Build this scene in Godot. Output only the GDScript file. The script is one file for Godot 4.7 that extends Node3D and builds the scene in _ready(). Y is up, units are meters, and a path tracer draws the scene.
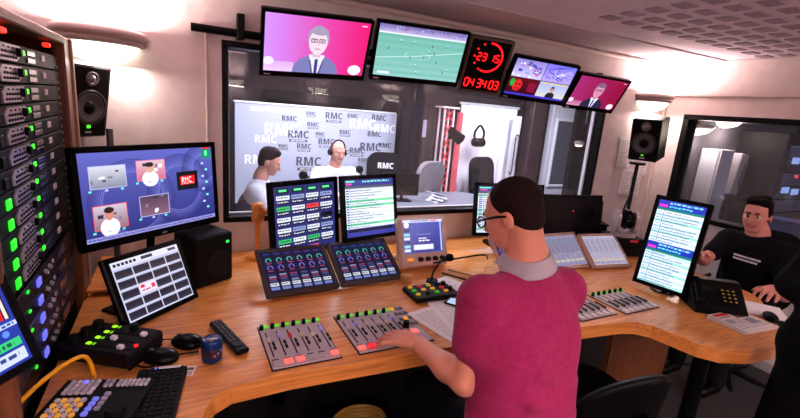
extends Node3D
# A radio control room with a window onto the studio. Room axes: x along the back wall, y up, the back wall stands at z = -2.42, the camera at the origin.

var st: SurfaceTool
var X := Transform3D()
var used := {}
var mats := {}
var rng := RandomNumberGenerator.new()

func _ready():
	rng.seed = 7
	# ---- camera, environment, exposure
	var cam := Camera3D.new(); cam.name = "camera"
	cam.fov = 51.32
	cam.near = 0.05
	cam.far = 60.0
	cam.transform = Transform3D(Basis.from_euler(Vector3(deg_to_rad(-12.9), deg_to_rad(-27.7), deg_to_rad(4.8)), EULER_ORDER_YXZ), Vector3(0, 1.62, 0))
	add_child(cam); cam.current = true
	var we := WorldEnvironment.new(); we.name = "environment"
	var env := Environment.new()
	env.background_mode = Environment.BG_COLOR
	env.background_color = Color(0, 0, 0)
	env.tonemap_mode = Environment.TONE_MAPPER_LINEAR
	env.tonemap_exposure = 1.3
	env.sdfgi_enabled = true; env.ssao_enabled = true; env.ssil_enabled = true
	we.environment = env; add_child(we)
	build_structure()
	build_studio()
	build_side_room()
	build_desk()
	build_rack()
	build_wall_things()
	build_desk_things()
	build_people()

# ------------------------------------------------------------------ helpers
func T(p: Vector3, yaw := 0.0, tilt := 0.0, roll := 0.0) -> Transform3D:
	return Transform3D(Basis.from_euler(Vector3(deg_to_rad(tilt), deg_to_rad(yaw), deg_to_rad(roll)), EULER_ORDER_YXZ), p)

func begin(x := Transform3D()):
	st = SurfaceTool.new(); st.begin(Mesh.PRIMITIVE_TRIANGLES); X = x

func vtx(p: Vector3):
	st.add_vertex(X * p)

func face(pts: Array, c: Vector3):
	# a flat convex face, turned so that it looks away from c
	var n: Vector3 = (pts[1] - pts[0]).cross(pts[2] - pts[0])
	var m := Vector3.ZERO
	for p in pts: m += p
	m /= pts.size()
	if n.dot(m - c) < 0.0: pts.reverse()
	for i in range(1, pts.size() - 1):
		vtx(pts[0]); vtx(pts[i + 1]); vtx(pts[i])

func box(c: Vector3, s: Vector3, b := 0.0):
	st.set_smooth_group(-1)
	var h := s / 2.0
	b = minf(b, minf(h.x, minf(h.y, h.z)) * 0.9)
	var P := {}
	for sx in [-1, 1]:
		for sy in [-1, 1]:
			for sz in [-1, 1]:
				var q := Vector3(sx, sy, sz)
				if b <= 0.0: P[q] = [c + h * q, c + h * q, c + h * q]
				else: P[q] = [c + Vector3(sx * h.x, sy * (h.y - b), sz * (h.z - b)), c + Vector3(sx * (h.x - b), sy * h.y, sz * (h.z - b)), c + Vector3(sx * (h.x - b), sy * (h.y - b), sz * h.z)]
	for s1 in [-1, 1]:
		face([P[Vector3(s1, -1, -1)][0], P[Vector3(s1, 1, -1)][0], P[Vector3(s1, 1, 1)][0], P[Vector3(s1, -1, 1)][0]], c)
		face([P[Vector3(-1, s1, -1)][1], P[Vector3(1, s1, -1)][1], P[Vector3(1, s1, 1)][1], P[Vector3(-1, s1, 1)][1]], c)
		face([P[Vector3(-1, -1, s1)][2], P[Vector3(1, -1, s1)][2], P[Vector3(1, 1, s1)][2], P[Vector3(-1, 1, s1)][2]], c)
	if b > 0.0:
		for s1 in [-1, 1]:
			for s2 in [-1, 1]:
				face([P[Vector3(s1, s2, -1)][0], P[Vector3(s1, s2, 1)][0], P[Vector3(s1, s2, 1)][1], P[Vector3(s1, s2, -1)][1]], c)
				face([P[Vector3(s1, -1, s2)][0], P[Vector3(s1, 1, s2)][0], P[Vector3(s1, 1, s2)][2], P[Vector3(s1, -1, s2)][2]], c)
				face([P[Vector3(-1, s1, s2)][1], P[Vector3(1, s1, s2)][1], P[Vector3(1, s1, s2)][2], P[Vector3(-1, s1, s2)][2]], c)
				for s3 in [-1, 1]:
					var q := Vector3(s1, s2, s3)
					face([P[q][0], P[q][1], P[q][2]], c)

func ring_basis(d: Vector3) -> Basis:
	var y := d.normalized()
	var a := Vector3.RIGHT if absf(y.x) < 0.9 else Vector3.BACK
	var x := a.cross(y).normalized()
	return Basis(x, y, x.cross(y))

func cyl(a: Vector3, b: Vector3, ra: float, rb := -1.0, seg := 12, caps := true):
	if rb < 0.0: rb = ra
	var B := ring_basis(b - a)
	var n := b - a
	for i in seg:
		var t0 := TAU * i / seg
		var t1 := TAU * (i + 1) / seg
		var u0 := B.x * cos(t0) + B.z * sin(t0)
		var u1 := B.x * cos(t1) + B.z * sin(t1)
		st.set_smooth_group(1)
		face([a + u0 * ra, a + u1 * ra, b + u1 * rb, b + u0 * rb] if rb > 1e-5 else [a + u0 * ra, a + u1 * ra, b], (a + b) / 2)
		if caps:
			st.set_smooth_group(-1)
			if ra > 1e-5: face([a, a + u0 * ra, a + u1 * ra], a + n)
			if rb > 1e-5: face([b, b + u0 * rb, b + u1 * rb], b - n)

func tube(pts: Array, r: float, seg := 6):
	st.set_smooth_group(1)
	var prev := []
	for k in pts.size():
		var d: Vector3 = pts[mini(k + 1, pts.size() - 1)] - pts[maxi(k - 1, 0)]
		var B := ring_basis(d)
		var ring := []
		for i in seg:
			var t := TAU * i / seg
			ring.append(pts[k] + (B.x * cos(t) + B.z * sin(t)) * r)
		if k > 0:
			var c: Vector3 = (pts[k] + pts[k - 1]) / 2
			# match the start of the new ring to the old one
			var best := 0
			var bd := 1e9
			for o in seg:
				var dd: float = prev[0].distance_squared_to(ring[o] - (pts[k] - pts[k - 1]))
				if dd < bd: bd = dd; best = o
			var r2 := []
			for i in seg: r2.append(ring[(i + best) % seg])
			ring = r2
			for i in seg:
				var j := (i + 1) % seg
				face([prev[i], prev[j], ring[j]], c); face([prev[i], ring[j], ring[i]], c)
		prev = ring

func smooth_path(pts: Array, n := 6) -> Array:
	var out := []
	for i in pts.size() - 1:
		for k in n:
			var a: Vector3 = pts[maxi(i - 1, 0)]
			var d: Vector3 = pts[mini(i + 2, pts.size() - 1)]
			out.append(pts[i].cubic_interpolate(pts[i + 1], a, d, float(k) / n))
	out.append(pts[-1])
	return out

func lathe(prof: Array, seg := 24, a0 := 0.0, a1 := TAU):
	# profile of Vector2(radius, y) round the local y axis; flat-shaded along the profile where it turns sharply is left to the points
	st.set_smooth_group(2)
	for k in prof.size() - 1:
		for i in seg:
			var t0 := a0 + (a1 - a0) * i / seg
			var t1 := a0 + (a1 - a0) * (i + 1) / seg
			var p: Vector2 = prof[k]
			var q: Vector2 = prof[k + 1]
			var A := Vector3(cos(t0) * p.x, p.y, sin(t0) * p.x)
			var B := Vector3(cos(t1) * p.x, p.y, sin(t1) * p.x)
			var C := Vector3(cos(t1) * q.x, q.y, sin(t1) * q.x)
			var D := Vector3(cos(t0) * q.x, q.y, sin(t0) * q.x)
			if p.x > 1e-5: vtx(A); vtx(C); vtx(B)
			if q.x > 1e-5: vtx(A); vtx(D); vtx(C)

func prism(poly: PackedVector2Array, y0: float, y1: float, smooth := false):
	# poly in (x, z)
	var idx := Geometry2D.triangulate_polygon(poly)
	st.set_smooth_group(-1)
	for i in range(0, idx.size(), 3):
		var a := poly[idx[i]]
		var b := poly[idx[i + 1]]
		var c := poly[idx[i + 2]]
		face([Vector3(a.x, y1, a.y), Vector3(b.x, y1, b.y), Vector3(c.x, y1, c.y)], Vector3(a.x, y0 - 1, a.y))
		face([Vector3(a.x, y0, a.y), Vector3(b.x, y0, b.y), Vector3(c.x, y0, c.y)], Vector3(a.x, y1 + 1, a.y))
	st.set_smooth_group(3 if smooth else -1)
	var ccw := not Geometry2D.is_polygon_clockwise(poly)
	for i in poly.size():
		var a := poly[i]
		var b := poly[(i + 1) % poly.size()]
		var d := (b - a)
		var nrm := Vector2(d.y, -d.x) if ccw else Vector2(-d.y, d.x)
		var m := (a + b) / 2 - nrm * 0.5
		face([Vector3(a.x, y0, a.y), Vector3(b.x, y0, b.y), Vector3(b.x, y1, b.y), Vector3(a.x, y1, a.y)], Vector3(m.x, (y0 + y1) / 2, m.y))

func rrect(w: float, h: float, r: float, n := 4) -> PackedVector2Array:
	var p := PackedVector2Array()
	for q in [[1, 1, 0], [-1, 1, 1], [-1, -1, 2], [1, -1, 3]]:
		for k in n + 1:
			var t: float = (q[2] + float(k) / n) * PI / 2
			p.append(Vector2(q[0] * (w / 2 - r) + r * cos(t), q[1] * (h / 2 - r) + r * sin(t)))
	return p

func sheet(w: float, h: float):
	# a flat picture in the local xy plane, looking along +z, with texture coordinates
	st.set_smooth_group(-1)
	var p := [Vector3(-w / 2, h / 2, 0), Vector3(w / 2, h / 2, 0), Vector3(w / 2, -h / 2, 0), Vector3(-w / 2, -h / 2, 0)]
	var u := [Vector2(0, 0), Vector2(1, 0), Vector2(1, 1), Vector2(0, 1)]
	for i in [0, 1, 2, 0, 2, 3]:
		st.set_uv(u[i]); vtx(p[i])

func done(called: String, m: Material, parent: Node = self) -> MeshInstance3D:
	st.generate_normals()
	var o := MeshInstance3D.new()
	o.name = called if parent != self else numbered(called)
	o.mesh = st.commit()
	o.mesh.surface_set_material(0, m)
	parent.add_child(o, true)
	return o

func numbered(called: String) -> String:
	if not used.has(called):
		used[called] = 0
		return called
	used[called] += 1
	return "%s_%03d" % [called, used[called]]

func tag(o: Node, label: String, category: String, group := "") -> Node:
	o.set_meta("label", label); o.set_meta("category", category)
	if group != "": o.set_meta("group", group)
	return o

func thing(called: String, label: String, category: String, x := Transform3D(), group := "") -> Node3D:
	var o := Node3D.new(); o.name = numbered(called); o.transform = x; add_child(o)
	tag(o, label, category, group)
	return o

func struct(called: String, m: Material) -> MeshInstance3D:
	var o := done(called, m); o.set_meta("kind", "structure")
	return o

func bpart(called: String, m: Material, parent: Node, c: Vector3, s: Vector3, b := 0.0, x := Transform3D()) -> MeshInstance3D:
	begin(x); box(c, s, b)
	return done(called, m, parent)

func mat(c: Color, rough := 0.6, metal := 0.0, spec := 0.5) -> StandardMaterial3D:
	if c.v < 0.13 and metal == 0.0: spec = minf(spec, 0.22)
	var key := "%s %.2f %.2f %.2f" % [c.to_html(), rough, metal, spec]
	if not mats.has(key):
		var m := StandardMaterial3D.new()
		m.albedo_color = c; m.roughness = rough; m.metallic = metal; m.metallic_specular = spec
		mats[key] = m
	return mats[key]

func glow(c: Color, e := 1.0) -> StandardMaterial3D:
	var key := "glow %s %.2f" % [c.to_html(), e]
	if not mats.has(key):
		var m := StandardMaterial3D.new()
		m.albedo_color = c.darkened(0.6); m.emission_enabled = true; m.emission = c; m.emission_energy_multiplier = e; m.roughness = 0.4
		mats[key] = m
	return mats[key]

func noise_tex(freq: float, ramp: Array, w := 256, h := 256, octaves := 4, sd := 1, normal := false) -> NoiseTexture2D:
	var n := FastNoiseLite.new(); n.noise_type = FastNoiseLite.TYPE_SIMPLEX_SMOOTH; n.frequency = freq; n.seed = sd
	n.fractal_octaves = octaves
	var t := NoiseTexture2D.new(); t.width = w; t.height = h; t.seamless = true; t.noise = n
	if normal:
		t.as_normal_map = true; t.bump_strength = 3.0
	else:
		var g := Gradient.new()
		g.offsets = PackedFloat32Array([0.0, 0.5, 1.0]); g.colors = PackedColorArray(ramp)
		t.color_ramp = g
	return t

func noisy(key: String, ramp: Array, freq: float, scale: Vector3, rough: float, sd := 1, bump := 0.0) -> StandardMaterial3D:
	if not mats.has(key):
		var m := StandardMaterial3D.new()
		m.albedo_texture = noise_tex(freq, ramp, 256, 256, 4, sd)
		m.uv1_triplanar = true; m.uv1_world_triplanar = true; m.uv1_scale = scale; m.roughness = rough
		if bump > 0.0:
			m.normal_enabled = true; m.normal_scale = bump; m.normal_texture = noise_tex(freq * 2.0, [], 256, 256, 3, sd + 1, true)
		mats[key] = m
	return mats[key]

# ---- pictures for screens and prints
func pic(w: int, h: int, c: Color) -> Image:
	var im := Image.create(w, h, false, Image.FORMAT_RGB8); im.fill(c)
	return im

func ir(im: Image, x: float, y: float, w: float, h: float, c: Color):
	im.fill_rect(Rect2i(roundi(x), roundi(y), maxi(1, roundi(w)), maxi(1, roundi(h))), c)

func ie(im: Image, cx: float, cy: float, rx: float, ry: float, c: Color):
	for y in range(int(cy - ry), int(cy + ry) + 1):
		var t := 1.0 - pow((y + 0.5 - cy) / ry, 2)
		if t > 0.0:
			var hw := rx * sqrt(t)
			ir(im, cx - hw, y, 2 * hw, 1, c)

func il(im: Image, a: Vector2, b: Vector2, w: float, c: Color):
	var n := int(maxf(absf(b.x - a.x), absf(b.y - a.y))) + 1
	for i in n + 1:
		var p := a.lerp(b, float(i) / n)
		ir(im, p.x - w / 2, p.y - w / 2, w, w, c)

func ig(im: Image, x: int, y: int, w: int, h: int, c0: Color, c1: Color, across := false):
	for i in (w if across else h):
		var c := c0.lerp(c1, float(i) / maxi(1, (w if across else h) - 1))
		if across: im.fill_rect(Rect2i(x + i, y, 1, h), c)
		else: im.fill_rect(Rect2i(x, y + i, w, 1), c)

func iscribble(im: Image, x: float, y: float, w: float, h: float, c: Color, sd: int):
	# a line of unreadably small print
	var r := RandomNumberGenerator.new(); r.seed = sd
	var at := x
	while at < x + w:
		var l := r.randf_range(1.0, 5.0) * h / 2.0
		ir(im, at, y + (0.0 if r.randf() < 0.6 else 1.0), minf(l, x + w - at), h, c)
		at += l + h * 0.6

func screen_mat(im: Image, e := 1.0) -> StandardMaterial3D:
	var m := StandardMaterial3D.new()
	m.albedo_color = Color(0.02, 0.02, 0.025); m.roughness = 0.25
	m.emission_enabled = true; m.emission = Color.BLACK; m.emission_energy_multiplier = e
	m.emission_texture = ImageTexture.create_from_image(im)
	return m

func print_mat(im: Image, rough := 0.7) -> StandardMaterial3D:
	var m := StandardMaterial3D.new()
	m.albedo_texture = ImageTexture.create_from_image(im); m.roughness = rough
	return m

func word(called: String, text: String, size: float, m: Material, parent: Node, x: Transform3D, depth := 0.002, weight := 700) -> MeshInstance3D:
	# size is the height of a capital
	var t := TextMesh.new(); var f := SystemFont.new(); f.font_names = PackedStringArray(["Droid Sans"]); f.font_weight = weight
	t.font = f; t.text = text; t.font_size = 32; t.pixel_size = size / 23.0; t.depth = depth; t.material = m; t.curve_step = 3.0
	var o := MeshInstance3D.new(); o.name = called; o.mesh = t; o.transform = x
	parent.add_child(o, true)
	return o

# ---- bodies: tapered capsules and ellipsoids joined by a smooth minimum, meshed as surface nets
func cap(a: Vector3, b: Vector3, ra: float, rb: float, c := Color.WHITE, k := 0.03) -> Dictionary:
	return {"a": a, "b": b, "ra": ra, "rb": rb, "c": c, "k": k}

func ell(e: Vector3, r: Vector3, m := Basis(), c := Color.WHITE, k := 0.02) -> Dictionary:
	return {"e": e, "r": r, "m": m, "c": c, "k": k}

func blob(prims: Array, cell: float, called: String, m: Material, parent: Node) -> MeshInstance3D:
	return blobs([[prims, cell]], called, m, parent)

func blobs(sets: Array, called: String, m: Material, parent: Node) -> MeshInstance3D:
	var s := SurfaceTool.new(); s.begin(Mesh.PRIMITIVE_TRIANGLES)
	var start := 0
	for q in sets: start = net(s, q[0], q[1], start)
	var o := MeshInstance3D.new(); o.name = called if parent != self else numbered(called); o.mesh = s.commit(); o.mesh.surface_set_material(0, m)
	parent.add_child(o, true)
	return o

func net(s: SurfaceTool, prims: Array, cell: float, start: int) -> int:
	var lo := Vector3.ONE * 1e9
	var hi := -lo
	var bounds := []
	for p in prims:
		var b0: Vector3
		var b1: Vector3
		if p.has("e"):
			var R: float = maxf(p.r.x, maxf(p.r.y, p.r.z))
			b0 = p.e - Vector3.ONE * R; b1 = p.e + Vector3.ONE * R
		else:
			var R2: float = maxf(p.ra, p.rb)
			b0 = p.a.min(p.b) - Vector3.ONE * R2; b1 = p.a.max(p.b) + Vector3.ONE * R2
		bounds.append([b0, b1]); lo = lo.min(b0); hi = hi.max(b1)
	lo -= Vector3.ONE * cell * 3; hi += Vector3.ONE * cell * 3
	var n := Vector3i(((hi - lo) / cell).ceil()) + Vector3i.ONE
	var nx := n.x
	var nxy := n.x * n.y
	var d := PackedFloat32Array(); d.resize(nxy * n.z); d.fill(1e3)
	var own := PackedByteArray(); own.resize(nxy * n.z)
	var raw := PackedFloat32Array(); raw.resize(nxy * n.z); raw.fill(1e3)
	for pi in prims.size():
		var p: Dictionary = prims[pi]
		var mg: float = p.k + cell * 2.5
		var i0 := Vector3i(((bounds[pi][0] - lo - Vector3.ONE * mg) / cell).floor()).max(Vector3i.ZERO)
		var i1 := Vector3i(((bounds[pi][1] - lo + Vector3.ONE * mg) / cell).ceil()).min(n - Vector3i.ONE)
		var is_e: bool = p.has("e")
		var a: Vector3 = p.e if is_e else p.a
		var ba: Vector3 = Vector3.ZERO if is_e else p.b - p.a
		var l2 := maxf(ba.length_squared(), 1e-9)
		var ra: float = 0.0 if is_e else p.ra
		var dr: float = 0.0 if is_e else p.rb - p.ra
		var er: Vector3 = p.r if is_e else Vector3.ONE
		var em: Basis = p.m.transposed() if is_e else Basis()
		var emin := minf(er.x, minf(er.y, er.z))
		var k: float = maxf(p.k, 1e-4)
		for z in range(i0.z, i1.z + 1):
			for y in range(i0.y, i1.y + 1):
				var at := z * nxy + y * nx + i0.x
				var q := lo + Vector3(i0.x, y, z) * cell - a
				for x in range(i0.x, i1.x + 1):
					var v: float
					if is_e:
						var w := (em * q) / er
						var l := w.length()
						v = l * (l - 1.0) / maxf((w / er).length(), 1e-6)
						if l < 0.3: v = -emin * 0.7
					else:
						var t := clampf(q.dot(ba) / l2, 0.0, 1.0)
						v = (q - ba * t).length() - ra - dr * t
					var o := d[at]
					if v < raw[at]:
						raw[at] = v; own[at] = pi
					var h := k - absf(o - v)
					var mn := minf(o, v)
					d[at] = mn - h * h * 0.25 / k if h > 0.0 else mn
					at += 1
					q.x += cell
	var id := PackedInt32Array(); id.resize(nxy * n.z); id.fill(-1)
	var offs := [0, 1, nx, nx + 1, nxy, nxy + 1, nxy + nx, nxy + nx + 1]
	var edges := [[0, 1], [2, 3], [4, 5], [6, 7], [0, 2], [1, 3], [4, 6], [5, 7], [0, 4], [1, 5], [2, 6], [3, 7]]
	var cp := [Vector3(0, 0, 0), Vector3(1, 0, 0), Vector3(0, 1, 0), Vector3(1, 1, 0), Vector3(0, 0, 1), Vector3(1, 0, 1), Vector3(0, 1, 1), Vector3(1, 1, 1)]
	var count := start
	var lim := cell * 2.0
	for z in n.z - 1:
		for y in n.y - 1:
			var base := z * nxy + y * nx
			for x in n.x - 1:
				var c0 := base + x
				var f0 := d[c0]
				if f0 > lim or f0 < -lim: continue
				var neg := 0
				for o in offs:
					if d[c0 + o] < 0.0: neg += 1
				if neg == 0 or neg == 8: continue
				var sum := Vector3.ZERO
				var cnt := 0
				for e in edges:
					var va := d[c0 + offs[e[0]]]
					var vb := d[c0 + offs[e[1]]]
					if (va < 0.0) != (vb < 0.0):
						sum += cp[e[0]].lerp(cp[e[1]], va / (va - vb)); cnt += 1
				var g := Vector3.ZERO
				for ci in 8: g += (cp[ci] * 2.0 - Vector3.ONE) * d[c0 + offs[ci]]
				s.set_color(prims[own[c0]].c.srgb_to_linear())
				s.set_normal(g.normalized())
				s.add_vertex(lo + (Vector3(x, y, z) + sum / cnt) * cell)
				id[c0] = count; count += 1
	for z in range(1, n.z - 1):
		for y in range(1, n.y - 1):
			for x in range(1, n.x - 1):
				var c0 := z * nxy + y * nx + x
				if id[c0] < 0: continue
				var v0 := d[c0] < 0.0
				for ax in 3:
					var step: int = [1, nx, nxy][ax]
					if (d[c0 + step] < 0.0) == v0: continue
					var u: int = [nx, nxy, 1][ax]
					var w: int = [nxy, 1, nx][ax]
					var i0 := id[c0]; var i1 := id[c0 - u]; var i2 := id[c0 - u - w]; var i3 := id[c0 - w]
					if i0 < 0 or i1 < 0 or i2 < 0 or i3 < 0: continue
					for i in ([i0, i2, i1, i0, i3, i2] if v0 else [i0, i1, i2, i0, i2, i3]): s.add_index(i)
	return count

func flesh(rough := 0.6, key := "flesh") -> StandardMaterial3D:
	if not mats.has(key):
		var m := StandardMaterial3D.new(); m.vertex_color_use_as_albedo = true; m.roughness = rough; m.metallic_specular = 0.45 if key == "flesh" else 0.25
		mats[key] = m
	return mats[key]

# ------------------------------------------------------------------ the rooms
func wall_mat() -> StandardMaterial3D:
	return noisy("plaster", [Color(0.80, 0.745, 0.73), Color(0.83, 0.775, 0.76), Color(0.86, 0.805, 0.79)], 0.02, Vector3(1.2, 1.2, 1.2), 0.85, 3, 0.15)

func carpet() -> StandardMaterial3D:
	return noisy("carpet", [Color(0.09, 0.085, 0.09), Color(0.15, 0.14, 0.145), Color(0.24, 0.22, 0.225)], 0.25, Vector3(3, 3, 3), 0.95, 5, 0.8)

func wood() -> StandardMaterial3D:
	if not mats.has("wood"):
		var m := noisy("wood", [Color(0.70, 0.42, 0.19), Color(0.85, 0.54, 0.26), Color(0.92, 0.64, 0.35)], 0.03, Vector3(0.55, 6.0, 6.0), 0.32, 11)
		m.roughness = 0.3; m.metallic_specular = 0.5
	return mats["wood"]

func dark_wood() -> StandardMaterial3D:
	return noisy("dark wood", [Color(0.33, 0.18, 0.10), Color(0.43, 0.25, 0.14), Color(0.5, 0.3, 0.18)], 0.03, Vector3(6.0, 0.6, 6.0), 0.4, 13)

func glass() -> StandardMaterial3D:
	if not mats.has("pane"):
		var m := StandardMaterial3D.new(); m.albedo_color = Color(0.95, 0.97, 1.0, 0.04); m.transparency = BaseMaterial3D.TRANSPARENCY_ALPHA; m.roughness = 0.0; m.metallic_specular = 0.38
		mats["pane"] = m
	return mats["pane"]

func black(r := 0.35) -> StandardMaterial3D:
	return mat(Color(0.035, 0.033, 0.04), r, 0.0, 0.35)

func build_structure():
	begin(); box(Vector3(2.7, -0.05, -1.8), Vector3(7.6, 0.1, 7.0)); struct("floor", carpet())
	# back wall with the studio window opening: x 0.21..3.03, y 0.95..1.88
	begin()
	box(Vector3(1.35, 0.475, -2.48), Vector3(4.8, 0.95, 0.12))
	box(Vector3(1.35, 2.09, -2.48), Vector3(4.8, 0.42, 0.12))
	box(Vector3(-0.42, 1.415, -2.48), Vector3(1.26, 0.93, 0.12))
	box(Vector3(3.39, 1.415, -2.48), Vector3(0.72, 0.93, 0.12))
	struct("wall_back", wall_mat())
	# right wall with the window into the next booth: z -2.12..-0.6, y 0.93..1.77
	begin()
	box(Vector3(3.81, 0.465, -0.45), Vector3(0.12, 0.93, 4.1))
	box(Vector3(3.81, 2.035, -0.45), Vector3(0.12, 0.53, 4.1))
	box(Vector3(3.81, 1.35, -2.37), Vector3(0.12, 0.84, 0.26))
	box(Vector3(3.81, 1.35, 0.5), Vector3(0.12, 0.84, 2.2))
	struct("wall_right", wall_mat())
	begin(); box(Vector3(-1.11, 1.15, -0.45), Vector3(0.12, 2.3, 4.18)); struct("wall_left", wall_mat())
	begin(); box(Vector3(1.35, 1.15, 1.66), Vector3(5.04, 2.3, 0.12)); struct("wall_front", mat(Color(0.24, 0.21, 0.22), 0.9))
	begin(); box(Vector3(1.35, 2.24, -0.44), Vector3(5.04, 0.12, 4.2))
	var ceil := struct("ceiling", noisy("ceiling paint", [Color(0.80, 0.73, 0.77), Color(0.83, 0.76, 0.80), Color(0.86, 0.79, 0.83)], 0.02, Vector3.ONE, 0.9, 4))
	# squares of perforated acoustic board set into the ceiling
	var sq := mat(Color(0.60, 0.52, 0.56), 0.95)
	begin(); box(Vector3.ZERO, Vector3(0.10, 0.008, 0.072), 0.001); st.generate_normals()
	var sm := st.commit(); sm.surface_set_material(0, sq)
	for i in 10:
		for j in 9:
			var o := MeshInstance3D.new(); o.name = "perforated_square"; o.mesh = sm
			o.position = Vector3(2.06 + i * 0.175, 2.1785, -1.72 + j * 0.128)
			ceil.add_child(o, true)
	# thin darker ceiling band along the back wall, boxed-in bulkhead along the wall with the booth window, cornice
	begin(); box(Vector3(1.35, 2.176, -2.21), Vector3(4.8, 0.010, 0.42), 0.002); struct("trim_1", mat(Color(0.72, 0.65, 0.68), 0.9))
	begin(); box(Vector3(3.735, 2.045, -0.45), Vector3(0.03, 0.27, 4.1), 0.006); struct("trim_2", wall_mat())
	begin(); box(Vector3(1.35, 2.15, -2.405), Vector3(4.8, 0.03, 0.03), 0.01); struct("trim_3", mat(Color(0.82, 0.72, 0.7), 0.6))
	begin(); box(Vector3(1.62, 2.01, -2.414), Vector3(0.035, 0.25, 0.012), 0.003); struct("trim_4", mat(Color(0.85, 0.76, 0.72), 0.6))
	begin(); box(Vector3(3.738, 1.085, -2.408), Vector3(0.024, 2.17, 0.024), 0.006); struct("trim_5", mat(Color(0.88, 0.8, 0.78), 0.5))
	begin(); box(Vector3(3.738, 0.06, -0.45), Vector3(0.024, 0.12, 4.05), 0.006); struct("baseboard_right", mat(Color(0.8, 0.76, 0.76), 0.5))
	begin(); box(Vector3(3.728, 0.035, -0.45), Vector3(0.02, 0.07, 4.05), 0.004); struct("trim_6", mat(Color(0.66, 0.62, 0.63), 0.5))
	begin(); box(Vector3(1.35, 0.06, -2.408), Vector3(4.78, 0.12, 0.024), 0.006); struct("baseboard_back", mat(Color(0.7, 0.65, 0.64), 0.5))
	begin(); cyl(Vector3(0.14, 0.80, -2.413), Vector3(0.14, 1.93, -2.413), 0.006, -1, 8); struct("trim_7", mat(Color(0.85, 0.78, 0.74), 0.5))
	# studio window: dark lined opening, pale inner bead, two panes
	var w := Node3D.new(); w.name = "window_1"; w.set_meta("kind", "structure"); add_child(w); w.position = Vector3(1.62, 0.95, -2.48)
	var dk := mat(Color(0.06, 0.055, 0.06), 0.4)
	for s in [[Vector3(0, 0.015, 0.0), Vector3(2.82, 0.03, 0.13)], [Vector3(0, 0.915, 0.0), Vector3(2.82, 0.03, 0.13)], [Vector3(-1.395, 0.465, 0), Vector3(0.03, 0.87, 0.13)], [Vector3(1.395, 0.465, 0), Vector3(0.03, 0.87, 0.13)]]:
		bpart("window_frame", dk, w, s[0], s[1], 0.004)
	var pale := mat(Color(0.72, 0.7, 0.74), 0.3)
	for s in [[Vector3(0, 0.034, -0.02), Vector3(2.76, 0.008, 0.03)], [Vector3(-1.376, 0.465, -0.02), Vector3(0.008, 0.86, 0.03)], [Vector3(1.372, 0.465, -0.02), Vector3(0.016, 0.86, 0.03)]]:
		bpart("glazing_bead", pale, w, s[0], s[1], 0.002)
	bpart("pane", glass(), w, Vector3(0, 0.465, -0.01), Vector3(2.74, 0.85, 0.006))
	# booth window
	w = Node3D.new(); w.name = "window_2"; w.set_meta("kind", "structure"); add_child(w); w.position = Vector3(3.81, 0.93, -1.42)
	for s in [[Vector3(0, 0.02, 0), Vector3(0.13, 0.04, 1.64)], [Vector3(0, 0.82, 0), Vector3(0.13, 0.04, 1.64)], [Vector3(0, 0.42, -0.795), Vector3(0.13, 0.80, 0.05)], [Vector3(0, 0.42, 0.795), Vector3(0.13, 0.80, 0.05)]]:
		bpart("window_frame", dk, w, s[0], s[1], 0.004)
	bpart("pane", glass(), w, Vector3(0.02, 0.42, 0), Vector3(0.006, 0.78, 1.56))
	# wall lamps: two in view, four unseen behind the camera, two of those added as fill
	sconce(Vector3(-0.285, 1.805, -2.42), 0.0, "round wall lamp with a glowing bowl above the wall-mounted loudspeaker", 0.65, 0.6)
	sconce(Vector3(3.52, 1.86, -2.42), 0.0, "round wall lamp with a glowing bowl above the loudspeaker on a stand", 0.6, 0.6)
	sconce(Vector3(-0.5, 1.84, 1.60), 180.0, "unseen round wall lamp on the dark front wall beside the side wall", 2.7)
	sconce(Vector3(0.7, 1.84, 1.60), 180.0, "unseen round wall lamp on the dark front wall facing the twin monitors", 2.7)
	sconce(Vector3(1.9, 1.84, 1.60), 180.0, "unseen round wall lamp on the dark front wall facing the operator", 2.7)
	sconce(Vector3(3.1, 1.84, 1.60), 180.0, "unseen round wall lamp on the dark front wall facing the desk return", 2.7)

const UP_LIGHT := 1.9
const DOWN_LIGHT := 0.75

func sconce(p: Vector3, yaw: float, label: String, power := 1.0, down := 1.0):
	var t := thing("wall_lamp", label, "lamp", T(p, yaw), "round wall lamps of the control room")
	# half rings against the wall, a shallow frosted bowl below
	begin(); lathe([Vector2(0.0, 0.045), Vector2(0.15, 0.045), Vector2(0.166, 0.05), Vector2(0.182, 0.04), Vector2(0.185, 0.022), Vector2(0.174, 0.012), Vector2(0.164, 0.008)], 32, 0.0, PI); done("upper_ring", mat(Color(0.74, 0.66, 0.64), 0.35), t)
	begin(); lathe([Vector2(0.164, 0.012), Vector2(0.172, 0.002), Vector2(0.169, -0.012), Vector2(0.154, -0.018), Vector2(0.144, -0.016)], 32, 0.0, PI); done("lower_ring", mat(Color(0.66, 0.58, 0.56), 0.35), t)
	var pr := []
	for k in 9:
		var a := PI / 2 * k / 8.0
		pr.append(Vector2(0.146 * cos(a), -0.016 - 0.078 * sin(a)))
	begin(); lathe(pr, 32, 0.0, PI); done("lamp_bowl", glow(Color(1.0, 0.93, 0.86), 4.0), t)
	for q in [[Vector3(0, 0.062, 0.10), 90.0, UP_LIGHT], [Vector3(0, -0.10, 0.09), -90.0, DOWN_LIGHT]]:
		var l := AreaLight3D.new(); l.name = "lamp_light"; l.position = q[0]; l.rotation_degrees.x = q[1]; l.area_size = Vector2(0.30, 0.15); l.light_color = Color(1.0, 0.90, 0.88); l.light_energy = q[2] * power * (down if q[1] < 0.0 else 1.0)
		l.area_range = 9.0; l.shadow_enabled = true
		t.add_child(l, true)

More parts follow.
